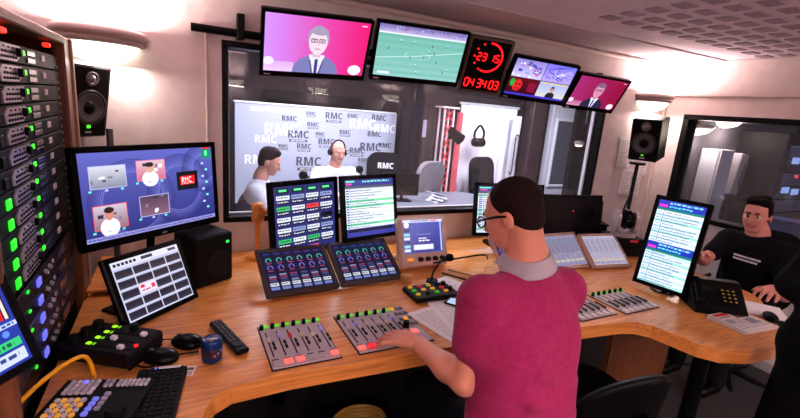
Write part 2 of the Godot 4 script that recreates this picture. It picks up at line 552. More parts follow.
func panel_light(p: Vector3, sx: float, sz: float, e: float, c: Color, label: String, group: String):
	var t := thing("ceiling_light", label, "light", T(p), group)
	bpart("light_frame", mat(Color(0.8, 0.8, 0.82), 0.4), t, Vector3(0, -0.012, 0), Vector3(sx + 0.05, 0.024, sz + 0.05), 0.004)
	bpart("diffuser", glow(c, 1.5), t, Vector3(0, -0.027, 0), Vector3(sx, 0.006, sz))
	var l := AreaLight3D.new(); l.name = "panel_area_light"; l.position = Vector3(0, -0.035, 0); l.rotation_degrees.x = -90; l.area_size = Vector2(sx, sz); l.light_energy = e; l.light_color = c
	l.area_range = 9.0; l.shadow_enabled = true
	t.add_child(l, true)

func build_studio():
	var dkw := mat(Color(0.13, 0.10, 0.11), 0.8)
	begin(); box(Vector3(2.7, 1.15, -5.22), Vector3(7.6, 2.3, 0.12)); struct("wall_studio_back", dkw)
	begin(); box(Vector3(-1.11, 1.15, -3.86), Vector3(0.12, 2.3, 2.64)); struct("wall_studio_left", mat(Color(0.3, 0.27, 0.3), 0.8))
	begin(); box(Vector3(6.46, 1.15, -3.2), Vector3(0.12, 2.3, 4.0)); struct("wall_studio_right", mat(Color(0.3, 0.27, 0.3), 0.8))
	begin(); box(Vector3(5.1, 1.15, -2.48), Vector3(2.6, 2.3, 0.12)); struct("wall_studio_front", mat(Color(0.24, 0.23, 0.27), 0.8))
	begin(); box(Vector3(2.7, 2.36, -3.9), Vector3(7.6, 0.12, 2.8)); struct("ceiling_studio", mat(Color(0.3, 0.28, 0.28), 0.9))
	panel_light(Vector3(1.3, 2.30, -4.2), 1.2, 0.6, 6.0, Color(0.95, 0.95, 1.0), "flat ceiling light above the seated broadcasters in the studio", "studio ceiling lights")
	panel_light(Vector3(3.9, 2.30, -4.0), 1.2, 0.6, 8.0, Color(0.95, 0.95, 1.0), "flat ceiling light between the red truss and the white studio door", "studio ceiling lights")
	panel_light(Vector3(1.7, 2.30, -2.85), 1.6, 0.3, 3.2, Color(0.95, 0.95, 1.0), "long unseen fill light added just inside the studio window", "studio ceiling lights")  # unseen panel added to brighten the faces of the broadcasters
	# printed backdrop
	var b := thing("backdrop_board", "pale studio backdrop board covered with repeated three-letter logos", "backdrop", T(Vector3(1.53, 0.0, -5.13)))
	bpart("board", mat(Color(0.66, 0.68, 0.77), 0.5), b, Vector3(0.02, 0.99, 0.0), Vector3(1.96, 1.13, 0.03), 0.004)
	bpart("post", mat(Color(0.07, 0.06, 0.08), 0.5), b, Vector3(-1.0, 0.95, 0.0), Vector3(0.07, 1.3, 0.05), 0.004)
	bpart("top_rail", mat(Color(0.85, 0.85, 0.88), 0.4), b, Vector3(0, 1.56, 0.005), Vector3(1.97, 0.02, 0.04), 0.003)
	var dark := mat(Color(0.26, 0.26, 0.31), 0.6)
	var white := mat(Color(0.93, 0.93, 0.96), 0.6)
	# x, y in board metres, height of a capital, 0 dark / 1 white, has strip
	for q in [[0.16, 1.475, 0.075, 0, 1], [-0.37, 1.41, 0.06, 0, 0], [-0.12, 1.485, 0.04, 0, 1], [-0.09, 1.36, 0.05, 0, 1], [-0.26, 1.235, 0.085, 0, 1], [0.0, 1.255, 0.04, 0, 1], [0.08, 1.165, 0.07, 0, 1], [0.31, 1.29, 0.05, 0, 1],
		[-0.43, 1.095, 0.04, 0, 1], [-0.19, 1.10, 0.06, 0, 1], [-0.13, 0.92, 0.105, 0, 1], [-0.63, 1.165, 0.085, 1, 0], [-0.71, 0.93, 0.105, 1, 0], [-0.46, 1.28, 0.13, 1, 0], [0.53, 1.40, 0.12, 1, 0], [0.84, 1.36, 0.10, 1, 0],
		[0.70, 1.285, 0.065, 0, 0], [0.66, 1.12, 0.10, 0, 0], [0.48, 1.07, 0.07, 0, 1], [0.57, 0.955, 0.05, 0, 1], [0.30, 1.05, 0.05, 0, 0], [0.40, 1.49, 0.05, 0, 0], [0.75, 1.49, 0.07, 0, 0], [0.86, 1.15, 0.06, 0, 0]]:
		word("logo", "RMC", q[2], white if q[3] else dark, b, T(Vector3(q[0], q[1], 0.0165)))
		if q[4]:
			bpart("strip", dark, b, Vector3(q[0], q[1] - q[2] * 0.86, 0.016), Vector3(q[2] * 2.5, q[2] * 0.32, 0.003))
			word("strip_lettering", "INFO TALK SPORT", q[2] * 0.17, white, b, T(Vector3(q[0], q[1] - q[2] * 0.86, 0.0185)))
	word("slogan", "INFO TALK SPORT", 0.042, white, b, T(Vector3(-0.55, 1.49, 0.0165)))
	# wide screen hung above the backdrop
	var tv := thing("studio_screen", "dark switched-off wide screen hung above the logo backdrop", "screen", T(Vector3(1.45, 1.60, -5.10)))
	bpart("bezel", black(), tv, Vector3(0, 0.055, 0), Vector3(1.15, 0.11, 0.05), 0.005)
	bpart("mount", black(), tv, Vector3(0, 0.06, -0.04), Vector3(0.3, 0.06, 0.03))
	# dark acoustic screen with a light slot
	var s := thing("acoustic_screen", "tall dark purple acoustic screen standing beside the red truss", "partition", T(Vector3(2.85, 0, -5.0)))
	for k in 5:
		bpart("panel", mat(Color(0.10, 0.07, 0.11), 0.6), s, Vector3(-0.24 + k * 0.115, 0.86, 0.0), Vector3(0.11, 1.7, 0.05), 0.006)
	bpart("window_slot", glow(Color(0.75, 0.72, 0.9), 0.5), s, Vector3(0.02, 1.40, 0.028), Vector3(0.05, 0.22, 0.006))
	# red and white lighting truss
	s = thing("light_truss", "red lit lattice truss column with pale tubes in the studio", "truss", T(Vector3(3.14, 0, -4.9)))
	var rw := mat(Color(0.85, 0.75, 0.8), 0.3)
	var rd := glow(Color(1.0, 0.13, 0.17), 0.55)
	for k in [Vector2(-0.07, -0.06), Vector2(0.07, -0.06), Vector2(-0.07, 0.06), Vector2(0.07, 0.06)]:
		begin(); cyl(Vector3(k.x, 0, k.y), Vector3(k.x, 1.68, k.y), 0.014, -1, 8); done("tube", rw, s)
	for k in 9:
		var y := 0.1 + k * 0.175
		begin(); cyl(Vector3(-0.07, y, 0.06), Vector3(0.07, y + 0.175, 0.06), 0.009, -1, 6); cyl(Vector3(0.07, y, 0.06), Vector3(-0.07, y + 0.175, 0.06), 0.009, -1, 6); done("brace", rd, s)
	bpart("base_plate", rw, s, Vector3(0, 0.01, 0), Vector3(0.3, 0.02, 0.24))
	bpart("top_plate", rw, s, Vector3(0, 1.69, 0), Vector3(0.26, 0.02, 0.2))
	s = thing("stage_lamp", "black stage lamp clamped near the top of the red truss", "lamp", T(Vector3(3.22, 1.35, -4.76), 20))
	begin(T(Vector3.ZERO, 0, 30)); cyl(Vector3(0, 0, -0.1), Vector3(0, 0, 0.1), 0.055, 0.075, 14); done("lamp_body", black(), s)
	bpart("clamp", black(), s, Vector3(0, 0.02, -0.08), Vector3(0.03, 0.16, 0.03))
	s = thing("red_light_column", "tall pink lit light column beside the red truss", "light", T(Vector3(3.39, 0, -4.95)))
	bpart("column", glow(Color(1.0, 0.42, 0.5), 0.5), s, Vector3(0, 0.83, 0), Vector3(0.07, 1.62, 0.06), 0.01)
	bpart("base", black(), s, Vector3(0, 0.01, 0), Vector3(0.2, 0.02, 0.14))
	# white curtain panels
	s = thing("curtain", "white hanging studio curtain behind the headphones", "curtain", T(Vector3(3.97, 0, -5.08)))
	var pts := PackedVector2Array()
	for k in 61: pts.append(Vector2(-0.5 + k / 60.0, 0.012 * sin(k * 0.9) + 0.01))
	for k in 61: pts.append(Vector2(0.5 - k / 60.0, 0.012 * sin((60 - k) * 0.9) - 0.004))
	begin(); prism(pts, 0.05, 1.75, true); done("cloth", mat(Color(0.82, 0.80, 0.86), 0.9), s)
	bpart("rail", mat(Color(0.6, 0.6, 0.62), 0.4), s, Vector3(0, 1.77, 0), Vector3(1.05, 0.03, 0.03))
	# headphones hanging from a hook
	s = thing("headphones", "black headphones hanging from a hook in front of the white studio curtain", "headphones", T(Vector3(3.70, 1.30, -4.9)))
	begin(); tube(smooth_path([Vector3(-0.07, 0, 0), Vector3(-0.075, 0.1, 0), Vector3(0, 0.19, 0), Vector3(0.075, 0.1, 0), Vector3(0.07, 0, 0)]), 0.016, 8); done("headband", black(), s)
	for sx in [-1, 1]:
		begin(); cyl(Vector3(sx * 0.03, -0.04, 0), Vector3(sx * 0.085, -0.04, 0), 0.065, 0.055, 16); done("ear_cup", black(), s)
	begin(); cyl(Vector3(0, 0.18, 0), Vector3(0, 0.18, -0.17), 0.006, -1, 6); done("hook", rw, s)
	s = thing("grab_rail", "long thin metal grab rail on a pale studio panel", "rail", T(Vector3(4.38, 0.85, -4.93)))
	begin(); tube(smooth_path([Vector3(0, 0, -0.05), Vector3(0, 0, 0), Vector3(0, 0.5, 0.0), Vector3(0.03, 0.53, 0), Vector3(0.06, 0.5, 0), Vector3(0.06, 0.1, 0)], 4), 0.008, 6); done("bar", mat(Color(0.25, 0.24, 0.27), 0.3, 0.7), s)
	bpart("back_plate", mat(Color(0.75, 0.74, 0.78), 0.4), s, Vector3(0.03, -0.02, -0.06), Vector3(0.16, 1.66, 0.02), 0.004)
	# dark brown column, white door with a glazed panel
	begin(); box(Vector3(4.70, 1.1, -4.95), Vector3(0.25, 2.3, 0.2), 0.01); struct("wall_studio_pier", mat(Color(0.16, 0.09, 0.11), 0.5))
	begin(); box(Vector3(5.45, 1.0, -5.06), Vector3(0.66, 2.0, 0.1), 0.01)
	var d := struct("door_1", mat(Color(0.78, 0.77, 0.83), 0.4))
	for q in [[Vector3(5.22, 1.15, -5.0), Vector3(0.04, 1.0, 0.03)], [Vector3(5.66, 1.15, -5.0), Vector3(0.04, 1.0, 0.03)], [Vector3(5.44, 1.66, -5.0), Vector3(0.48, 0.04, 0.03)], [Vector3(5.44, 0.63, -5.0), Vector3(0.48, 0.04, 0.03)]]:
		bpart("door_frame", mat(Color(0.86, 0.85, 0.9), 0.4), d, q[0], q[1], 0.006)
	bpart("pane", mat(Color(0.28, 0.29, 0.34), 0.15), d, Vector3(5.44, 1.145, -5.005), Vector3(0.40, 0.99, 0.01))
	bpart("door_handle", mat(Color(0.5, 0.5, 0.52), 0.3, 0.8), d, Vector3(5.74, 1.0, -4.99), Vector3(0.03, 0.12, 0.04), 0.008)
	# black flats beside the window
	begin(); box(Vector3(3.76, 1.1, -3.2), Vector3(0.36, 2.2, 0.06), 0.01)
	tag(done("black_flat", mat(Color(0.035, 0.03, 0.04), 0.5)), "tall black flat standing beside the studio door", "partition")
	# glowing bowl added in place of a lamp reflection in the window glass
	s = thing("reflection_bowl", "small lit bowl standing in for a lamp reflection before the black flat", "lamp", T(Vector3(3.64, 1.43, -3.165)))
	begin(); lathe([Vector2(0.0, 0.03), Vector2(0.05, 0.02), Vector2(0.06, 0.0), Vector2(0.05, -0.015)], 20, 0.0, PI); done("ring", mat(Color(0.6, 0.55, 0.55), 0.4), s)
	begin(); lathe([Vector2(0.05, -0.01), Vector2(0.035, -0.03), Vector2(0.0, -0.036)], 20, 0.0, PI); done("lamp_bowl", glow(Color(1.0, 0.92, 0.85), 2.0), s)
	# studio table
	s = thing("studio_table", "long white studio table in front of the logo backdrop", "table", T(Vector3(1.95, 0, -3.75)))
	begin(); prism(rrect(2.2, 0.8, 0.2), 0.70, 0.735); done("table_top", mat(Color(0.42, 0.42, 0.48), 0.4), s)
	for sx in [-0.9, 0.9]:
		bpart("leg", mat(Color(0.2, 0.2, 0.22), 0.4), s, Vector3(sx, 0.35, 0), Vector3(0.08, 0.7, 0.5), 0.01)
	# monitors on it
	for q in [[1.62, 0.86, -3.62, "black monitor on the studio table facing the person in white"], [1.98, 0.86, -3.78, "black monitor on the studio table beside a grey chair"]]:
		var m := thing("studio_monitor", q[3], "monitor", T(Vector3(q[0], 0.735, q[2]), 170), "monitors on the studio table")
		bpart("bezel", black(), m, Vector3(0, 0.16, 0), Vector3(0.36, 0.22, 0.03), 0.006)
		bpart("screen", black(0.1), m, Vector3(0, 0.16, 0.016), Vector3(0.33, 0.19, 0.002))
		begin(); cyl(Vector3(0, 0, -0.02), Vector3(0, 0.16, -0.03), 0.015, -1, 8); done("neck", black(), m)
		bpart("foot", black(), m, Vector3(0, 0.005, -0.02), Vector3(0.18, 0.01, 0.14), 0.003)
	# microphones on arms
	for q in [[1.0, -3.62, "black studio microphone on an arm before the person in the vest"], [1.66, -4.0, "black studio microphone on an arm before the person in white"]]:
		var m := thing("studio_microphone", q[2], "microphone", T(Vector3(q[0], 0.735, q[1])), "studio microphones")
		begin(); cyl(Vector3(0, 0, 0), Vector3(0, 0.02, 0), 0.05, -1, 14); done("base", black(), m)
		begin(); tube(smooth_path([Vector3(0, 0.02, 0), Vector3(0, 0.16, 0), Vector3(-0.04, 0.24, 0)]), 0.008); done("arm", black(), m)
		begin(); lathe([Vector2(0, -0.03), Vector2(0.03, -0.02), Vector2(0.04, 0.01), Vector2(0.03, 0.04), Vector2(0, 0.05)], 16); var head := done("windshield", mat(Color(0.04, 0.04, 0.05), 0.9), m); head.position = Vector3(-0.05, 0.26, 0)
	studio_chair(Vector3(0.40, 0, -3.55), 75, mat(Color(0.07, 0.09, 0.19), 0.7), "dark blue office chair behind the person in the grey vest", true)
	studio_chair(Vector3(1.40, 0, -4.45), 0, mat(Color(0.09, 0.09, 0.13), 0.7), "dark low-backed office chair under the person in the white shirt", true, "", 0.3)
	studio_chair(Vector3(2.28, 0, -4.72), -10, mat(Color(0.07, 0.07, 0.10), 0.7), "empty black studio chair with white lettering on its back", true, "RMC")
	studio_chair(Vector3(2.47, 0, -4.40), 200, mat(Color(0.46, 0.43, 0.47), 0.7), "empty grey rounded chair in front of the acoustic screen", true)
	studio_chair(Vector3(3.75, 0, -4.55), 10, mat(Color(0.06, 0.06, 0.08), 0.6), "empty black chair in front of the white studio curtain", true)
	s = thing("paper_stack", "bright crumpled papers heaped on the studio table end", "papers", T(Vector3(2.36, 0.735, -3.72), 20))
	for k in 4:
		bpart("sheet", mat(Color(0.85, 0.85, 0.9), 0.8), s, Vector3(0.02 * k, 0.01 + 0.02 * k, 0.01 * k), Vector3(0.2, 0.004, 0.15), 0.0, T(Vector3.ZERO, k * 25.0, 6.0 * k, 8.0 - 4.0 * k))

func studio_chair(p: Vector3, yaw: float, m: Material, label: String, arms: bool, text := "", back := 0.56):
	var t := thing("office_chair", label, "chair", T(p, yaw), "office chairs in the studio")
	begin(T(Vector3(0, 0.46, 0))); prism(rrect(0.46, 0.46, 0.1), -0.04, 0.03, true); done("seat", m, t)
	begin(T(Vector3(0, 0.52 + back / 2, -0.21), 0, -8 + 90)); prism(rrect(0.44, back, 0.14, 6), -0.03, 0.03, true); done("backrest", m, t)
	begin(); cyl(Vector3(0, 0.08, 0), Vector3(0, 0.44, 0), 0.03, -1, 10); done("column", mat(Color(0.2, 0.2, 0.22), 0.3, 0.6), t)
	for k in 5:
		var a := TAU * k / 5
		begin(); cyl(Vector3(0, 0.1, 0), Vector3(cos(a) * 0.28, 0.05, sin(a) * 0.28), 0.022, 0.016, 8); var l := done("leg", black(), t)
		begin(); cyl(Vector3(cos(a) * 0.28 - 0.012, 0.025, sin(a) * 0.28), Vector3(cos(a) * 0.28 + 0.012, 0.025, sin(a) * 0.28), 0.025, -1, 10); done("caster", black(), l)
	if arms:
		for sx in [-1, 1]:
			begin(); tube(smooth_path([Vector3(sx * 0.22, 0.46, 0.05), Vector3(sx * 0.27, 0.52, 0.05), Vector3(sx * 0.27, 0.66, 0.03), Vector3(sx * 0.26, 0.67, -0.16)]), 0.016, 6); done("armrest", black(), t)
	if text != "":
		word("lettering", text, 0.07, mat(Color(0.9, 0.9, 0.93), 0.6), t, T(Vector3(0, 0.92, -0.158), 0, -8))

func build_side_room():
	begin(); box(Vector3(6.26, 1.15, -0.95), Vector3(0.12, 2.3, 2.94)); struct("wall_booth_back", mat(Color(0.22, 0.24, 0.32), 0.8))
	begin(); box(Vector3(5.1, 1.15, 0.56), Vector3(2.5, 2.3, 0.12)); struct("wall_booth_side", mat(Color(0.20, 0.21, 0.28), 0.8))
	begin(); box(Vector3(5.1, 2.36, -0.95), Vector3(2.5, 0.12, 3.0)); struct("ceiling_booth", mat(Color(0.42, 0.41, 0.45), 0.9))
	panel_light(Vector3(5.2, 2.30, -1.4), 0.9, 0.3, 0.35, Color(0.85, 0.88, 1.0), "flat ceiling light of the booth beyond the side window", "booth ceiling lights")
	for q in [[Vector3(4.24, 1.66, -2.42), "lit bowl standing in for a lamp reflection close to the booth window frame"], [Vector3(4.70, 1.75, -2.42), "lit bowl standing in for a lamp reflection above the pale wall panel"]]:  # glowing bowls added in place of lamp reflections in the booth pane
		var t := thing("booth_reflection_lamp", q[1], "lamp", T(q[0]), "booth bowls standing in for reflections")
		begin(); lathe([Vector2(0.0, 0.05), Vector2(0.15, 0.045), Vector2(0.165, 0.03), Vector2(0.15, 0.01)], 24, 0.0, PI); done("ring", mat(Color(0.7, 0.66, 0.65), 0.4), t)
		begin(); lathe([Vector2(0.15, 0.012), Vector2(0.11, -0.03), Vector2(0.05, -0.05), Vector2(0.0, -0.055)], 24, 0.0, PI); done("lamp_bowl", glow(Color(1.0, 0.93, 0.88), 2.5), t)
		var l := OmniLight3D.new(); l.name = "lamp_light"; l.position = Vector3(0, -0.12, 0.12); l.light_color = Color(1.0, 0.9, 0.85); l.light_energy = 0.16; l.light_size = 0.08; l.omni_range = 6; l.omni_attenuation = 2.0; l.shadow_enabled = true
		t.add_child(l, true)
	var p := thing("pale_cabinet", "tall pale grey cabinet just beyond the booth window frame", "cabinet", T(Vector3(4.52, 0, -2.32)))
	bpart("body", mat(Color(0.62, 0.63, 0.70), 0.5), p, Vector3(0, 0.75, 0), Vector3(0.24, 1.5, 0.16), 0.01)
	bpart("door", mat(Color(0.66, 0.67, 0.74), 0.5), p, Vector3(0, 0.8, 0.085), Vector3(0.21, 1.4, 0.015), 0.004)
	begin(); cyl(Vector3(0.05, 1.05, 0.09), Vector3(0.05, 1.05, 0.12), 0.02, -1, 10); done("knob", mat(Color(0.8, 0.8, 0.84), 0.3), p)
	p = thing("wall_cabinet", "pale cabinet with a long handle hung beyond the booth window", "cabinet", T(Vector3(4.82, 1.12, -2.32), 0, 0, -8))
	bpart("body", mat(Color(0.62, 0.60, 0.64), 0.5), p, Vector3(0, 0.15, 0), Vector3(0.13, 0.40, 0.16), 0.008)
	bpart("handle", mat(Color(0.25, 0.25, 0.28), 0.3), p, Vector3(0.03, 0.15, 0.09), Vector3(0.03, 0.24, 0.02), 0.006)
	p = thing("equipment_rack", "dark equipment rack with red and blue lights in the booth", "rack", T(Vector3(5.38, 0, -2.19), 0))
	bpart("cabinet", mat(Color(0.04, 0.04, 0.055), 0.5), p, Vector3(0, 0.85, 0), Vector3(0.8, 1.7, 0.4), 0.01)
	for k in 7:
		bpart("unit", mat(Color(0.13, 0.13, 0.17) if k % 2 else Color(0.3, 0.32, 0.42), 0.35), p, Vector3(0, 0.75 + k * 0.13, 0.205), Vector3(0.7, 0.11, 0.02), 0.004)
	for q in [[0.2, 1.41], [0.28, 1.43], [0.24, 1.28], [-0.1, 1.3], [0.05, 1.52]]:
		bpart("lamp", glow(Color(1.0, 0.12, 0.15), 1.6), p, Vector3(q[0], q[1], 0.218), Vector3(0.045, 0.025, 0.008), 0.003)
	for q in [[-0.2, 1.45], [-0.25, 1.17], [-0.05, 1.15]]:
		bpart("display", glow(Color(0.6, 0.7, 1.0), 0.6), p, Vector3(q[0], q[1], 0.218), Vector3(0.14, 0.06, 0.008), 0.003)
	p = thing("booth_desk", "booth worktop cluttered with boxes below the side window", "desk", T(Vector3(5.0, 0, -0.9)))
	bpart("worktop", mat(Color(0.30, 0.28, 0.32), 0.5), p, Vector3(0, 0.84, 0), Vector3(1.2, 0.04, 1.9), 0.006)
	for s in [-1, 1]: bpart("side_panel", mat(Color(0.2, 0.2, 0.24), 0.6), p, Vector3(0, 0.41, s * 0.9), Vector3(1.1, 0.82, 0.03))
	for q in [[4.62, -1.70, 0.2, 0.10, Color(0.16, 0.2, 0.42), "dark blue box on the booth worktop by the cabinet"], [5.2, -1.55, 0.3, 0.12, Color(0.55, 0.56, 0.62), "pale flat case on the booth worktop"], [5.15, -1.2, 0.3, 0.34, Color(0.55, 0.55, 0.62), "pale upright case on the booth worktop behind the seated visitor"], [4.72, -0.95, 0.2, 0.2, Color(0.10, 0.10, 0.13), "black box on the booth worktop"]]:
		var c := thing("equipment_case", q[5], "box", T(Vector3(q[0], 0.86, q[1]), 15), "cases on the booth worktop")
		bpart("body", mat(q[4], 0.5), c, Vector3(0, q[3] / 2, 0), Vector3(q[2], q[3], q[2]), 0.01)
		bpart("lid", mat(q[4], 0.5), c, Vector3(0, q[3] + 0.008, 0), Vector3(q[2] + 0.01, 0.016, q[2] + 0.01), 0.004)
	p = thing("microphone_boom", "long thin metal microphone boom slanting across the booth", "boom", T(Vector3(5.5, 0.86, -0.72)))
	begin(); cyl(Vector3(0, 0, 0), Vector3(0, 0.35, 0), 0.012, -1, 8); done("stand", black(), p)
	begin(); cyl(Vector3(0, 0.35, 0), Vector3(-0.05, 0.75, -0.85), 0.014, -1, 8); done("arm", mat(Color(0.6, 0.6, 0.66), 0.3, 0.6), p)
	bpart("base", black(), p, Vector3(0, 0.01, 0), Vector3(0.16, 0.02, 0.16), 0.005)

# ------------------------------------------------------------------ desk and rack
func build_desk():
	var t := thing("console_desk", "long curved wooden broadcast desk running under the studio window", "desk", T(Vector3(1.2, 0, -1.8)))
	var o := Vector2(1.2, -1.8)
	var p := PackedVector2Array()
	var pts := [Vector2(-1.04, -0.35), Vector2(0.035, -0.35), Vector2(0.035, -1.07), Vector2(0.045, -1.13), Vector2(0.075, -1.18), Vector2(0.125, -1.21), Vector2(0.3, -1.217), Vector2(0.9, -1.185), Vector2(1.5, -1.14), Vector2(1.74, -1.11), Vector2(1.81, -1.085), Vector2(1.85, -1.04), Vector2(1.87, -0.96), Vector2(1.89, -0.865),
		Vector2(1.94, -0.80), Vector2(2.05, -0.755), Vector2(2.2, -0.735), Vector2(2.33, -0.75), Vector2(2.43, -0.79), Vector2(2.50, -0.85), Vector2(2.78, -1.04), Vector2(2.84, -1.12), Vector2(2.86, -1.25), Vector2(2.86, -2.415), Vector2(-0.345, -2.415), Vector2(-0.345, -1.13), Vector2(-1.04, -1.13)]
	for q in pts: p.append(q - o)
	begin(); prism(p, 0.722, 0.78); done("desk_top", wood(), t)
	# support panel, cross panels and legs
	var x0 := Transform3D(Basis(), -Vector3(1.2, 0, -1.8))
	bpart("support_panel", dark_wood(), t, Vector3(2.33, 0.41, -1.36), Vector3(0.54, 0.62, 0.04), 0.004, x0)
	bpart("modesty_panel", mat(Color(0.05, 0.045, 0.05), 0.6), t, Vector3(1.0, 0.36, -2.3), Vector3(2.6, 0.72, 0.03), 0.0, x0)
	for q in [Vector3(0.45, 0, -2.1), Vector3(1.95, 0, -2.1), Vector3(-0.2, 0, -0.5), Vector3(-0.2, 0, -1.1)]:
		bpart("leg", black(), t, q + Vector3(0, 0.36, 0), Vector3(0.06, 0.72, 0.06), 0.006, x0)
	begin(x0); cyl(Vector3(2.20, 0, -0.98), Vector3(2.20, 0.722, -0.98), 0.035, -1, 16); done("leg", black(), t)
	begin(x0); cyl(Vector3(2.20, 0, -0.98), Vector3(2.20, 0.012, -0.98), 0.12, -1, 20); done("foot_plate", black(), t)
	# raised plinth in the corner beside the rack
	var sh := thing("raised_shelf", "low wooden riser on the desk corner beside the equipment cabinet", "riser", T(Vector3(-0.245, 0.78, -2.20)))
	bpart("board", wood(), sh, Vector3(0, 0.0225, 0), Vector3(0.19, 0.015, 0.42), 0.003)
	for s in [-1, 1]: bpart("side_board", wood(), sh, Vector3(s * 0.085, 0.0075, 0), Vector3(0.015, 0.015, 0.42), 0.002)

func build_rack():
	var t := thing("rack_cabinet", "tall wooden equipment cabinet filled with audio units", "rack", T(Vector3(-0.69, 0, -1.66)))
	var x0 := Transform3D(Basis(), -Vector3(-0.69, 0, -1.66))
	bpart("side_panel", dark_wood(), t, Vector3(-0.67, 0.885, -2.02), Vector3(0.66, 1.77, 0.11), 0.006, x0)
	bpart("edge_strip", mat(Color(0.62, 0.45, 0.36), 0.5), t, Vector3(-0.338, 0.885, -2.064), Vector3(0.012, 1.77, 0.026), 0.003, x0)
	bpart("side_panel", dark_wood(), t, Vector3(-0.67, 0.885, -1.155), Vector3(0.66, 1.77, 0.03), 0.006, x0)
	bpart("top_panel", mat(Color(0.40, 0.28, 0.22), 0.5), t, Vector3(-0.67, 1.757, -1.568), Vector3(0.665, 0.026, 0.80), 0.004, x0)
	bpart("back_panel", black(0.7), t, Vector3(-0.995, 0.87, -1.568), Vector3(0.012, 1.73, 0.80), 0.0, x0)
	bpart("plinth", black(0.7), t, Vector3(-0.67, 0.05, -1.568), Vector3(0.62, 0.1, 0.79), 0.0, x0)
	for z in [-1.952, -1.182]:
		bpart("rack_rail", mat(Color(0.03, 0.03, 0.035), 0.4, 0.3), t, Vector3(-0.385, 0.92, z), Vector3(0.03, 1.64, 0.016), 0.0, x0)
	for q in [[Vector3(-0.37, 1.727, -1.42), 0.05], [Vector3(-0.37, 1.729, -1.87), 0.02]]:
		bpart("warning_lamp", glow(Color(1.0, 0.15, 0.1), 2.0), t, q[0], Vector3(0.02, 0.014, q[1]), 0.003, x0)
	var ords := ["topmost", "second", "third", "fourth", "fifth", "sixth", "seventh", "eighth", "ninth", "tenth", "eleventh", "twelfth"]
	# unit built looking along +x: local z runs from -0.31 (far end) to 0.31 (near end)
	var sil := mat(Color(0.66, 0.62, 0.68), 0.35, 0.4)
	var blk := mat(Color(0.03, 0.028, 0.035), 0.55, 0.0, 0.3)
	var proto: Node3D
	for k in 12:
		var y := 1.677 - k * 0.0498
		var u: Node3D
		if k == 0:
			u = thing("audio_unit", "", "audio unit")
			proto = u
			bpart("chassis", blk, u, Vector3(-0.12, 0, 0), Vector3(0.24, 0.043, 0.73), 0.002)
			bpart("faceplate", blk, u, Vector3(0.003, 0, 0), Vector3(0.006, 0.0455, 0.75), 0.0015)
			# slanted silver control field
			begin(Transform3D(Basis(Vector3(0, 0, -1), Vector3(1, 0, 0), Vector3(0, 1, 0)), Vector3(0.006, 0, 0)))
			prism(PackedVector2Array([Vector2(-0.215, -0.019), Vector2(-0.085, -0.019), Vector2(-0.062, -0.008), Vector2(-0.048, 0.014), Vector2(-0.052, 0.019), Vector2(-0.2, 0.019), Vector2(-0.222, 0.006)]), 0.0, 0.004)
			var f := done("control_field", sil, u)
			begin()
			for r in 2:
				for c in 6: box(Vector3(0.011, -0.011 + r * 0.012, 0.196 - c * 0.021 - r * 0.006), Vector3(0.002, 0.006, 0.011))
			for c in 4: box(Vector3(0.011, 0.012, 0.18 - c * 0.034), Vector3(0.002, 0.004, 0.006))
			var h := done("vent_holes", blk, f); h.set_meta("kind", "stuff")
			begin(); cyl(Vector3(0.01, 0.004, 0.078), Vector3(0.02, 0.004, 0.078), 0.012, 0.010, 14); done("dial", blk, u)
			bpart("indicator", glow(Color(0.2, 1.0, 0.12), 1.5), u, Vector3(0.007, 0.006, 0.012), Vector3(0.004, 0.013, 0.02), 0.001)
			bpart("display", mat(Color(0.16, 0.15, 0.18), 0.2), u, Vector3(0.007, 0.009, -0.055), Vector3(0.004, 0.014, 0.075), 0.001)
			bpart("display", mat(Color(0.12, 0.11, 0.14), 0.2), u, Vector3(0.007, -0.011, -0.055), Vector3(0.004, 0.014, 0.075), 0.001)
			bpart("name_tag", mat(Color(0.75, 0.7, 0.7), 0.5), u, Vector3(0.007, 0.004, -0.185), Vector3(0.004, 0.018, 0.035), 0.001)
			for s in [-1, 1]:
				for v in [-1, 1]:
					begin(); cyl(Vector3(0.006, v * 0.014, s * 0.360), Vector3(0.009, v * 0.014, s * 0.360), 0.005, -1, 8); done("screw", mat(Color(0.7, 0.7, 0.72), 0.3, 0.8), u)
			bpart("power_button", glow(Color(0.15, 0.95, 0.15), 1.0), u, Vector3(0.008, -0.004, 0.262), Vector3(0.006, 0.026, 0.03), 0.002)
		else:
			u = proto.duplicate(); u.name = numbered("audio_unit"); add_child(u)
		if k > 0 and k < 7: (u.get_node("power_button") as MeshInstance3D).set_surface_override_material(0, blk)
		u.position = Vector3(-0.366, y, -1.567)
		tag(u, "black audio unit with silver control field, %s from the cabinet top" % ord_phrase(k, ords), "audio unit", "silver-fronted audio units in the wooden cabinet")
	# darker processors with blue lit buttons below them
	for k in 5:
		var y := 1.063 - k * 0.055
		var u := thing("processor_unit", "dark rack processor with blue buttons, %s below the silver-fronted units" % ["directly", "second", "third", "fourth", "fifth"][k], "audio unit", T(Vector3(-0.366, y, -1.567)), "dark processors in the wooden cabinet")
		var bl := k in [2, 3]
		bpart("chassis", blk, u, Vector3(-0.12, 0, 0), Vector3(0.24, 0.046, 0.73), 0.002)
		bpart("faceplate", mat(Color(0.05, 0.07, 0.22) if bl else Color(0.04, 0.04, 0.055), 0.35), u, Vector3(0.003, 0, 0), Vector3(0.006, 0.05, 0.75), 0.0015)
		bpart("lit_button", glow(Color(0.45, 0.45, 1.0), 0.8), u, Vector3(0.009, 0.0, 0.10), Vector3(0.006, 0.026, 0.034), 0.004)
		for c in 5: bpart("key", mat(Color(0.6, 0.6, 0.68), 0.4), u, Vector3(0.009, 0.006 - 0.012 * (c % 2), 0.03 - c * 0.022), Vector3(0.006, 0.012, 0.014), 0.002)
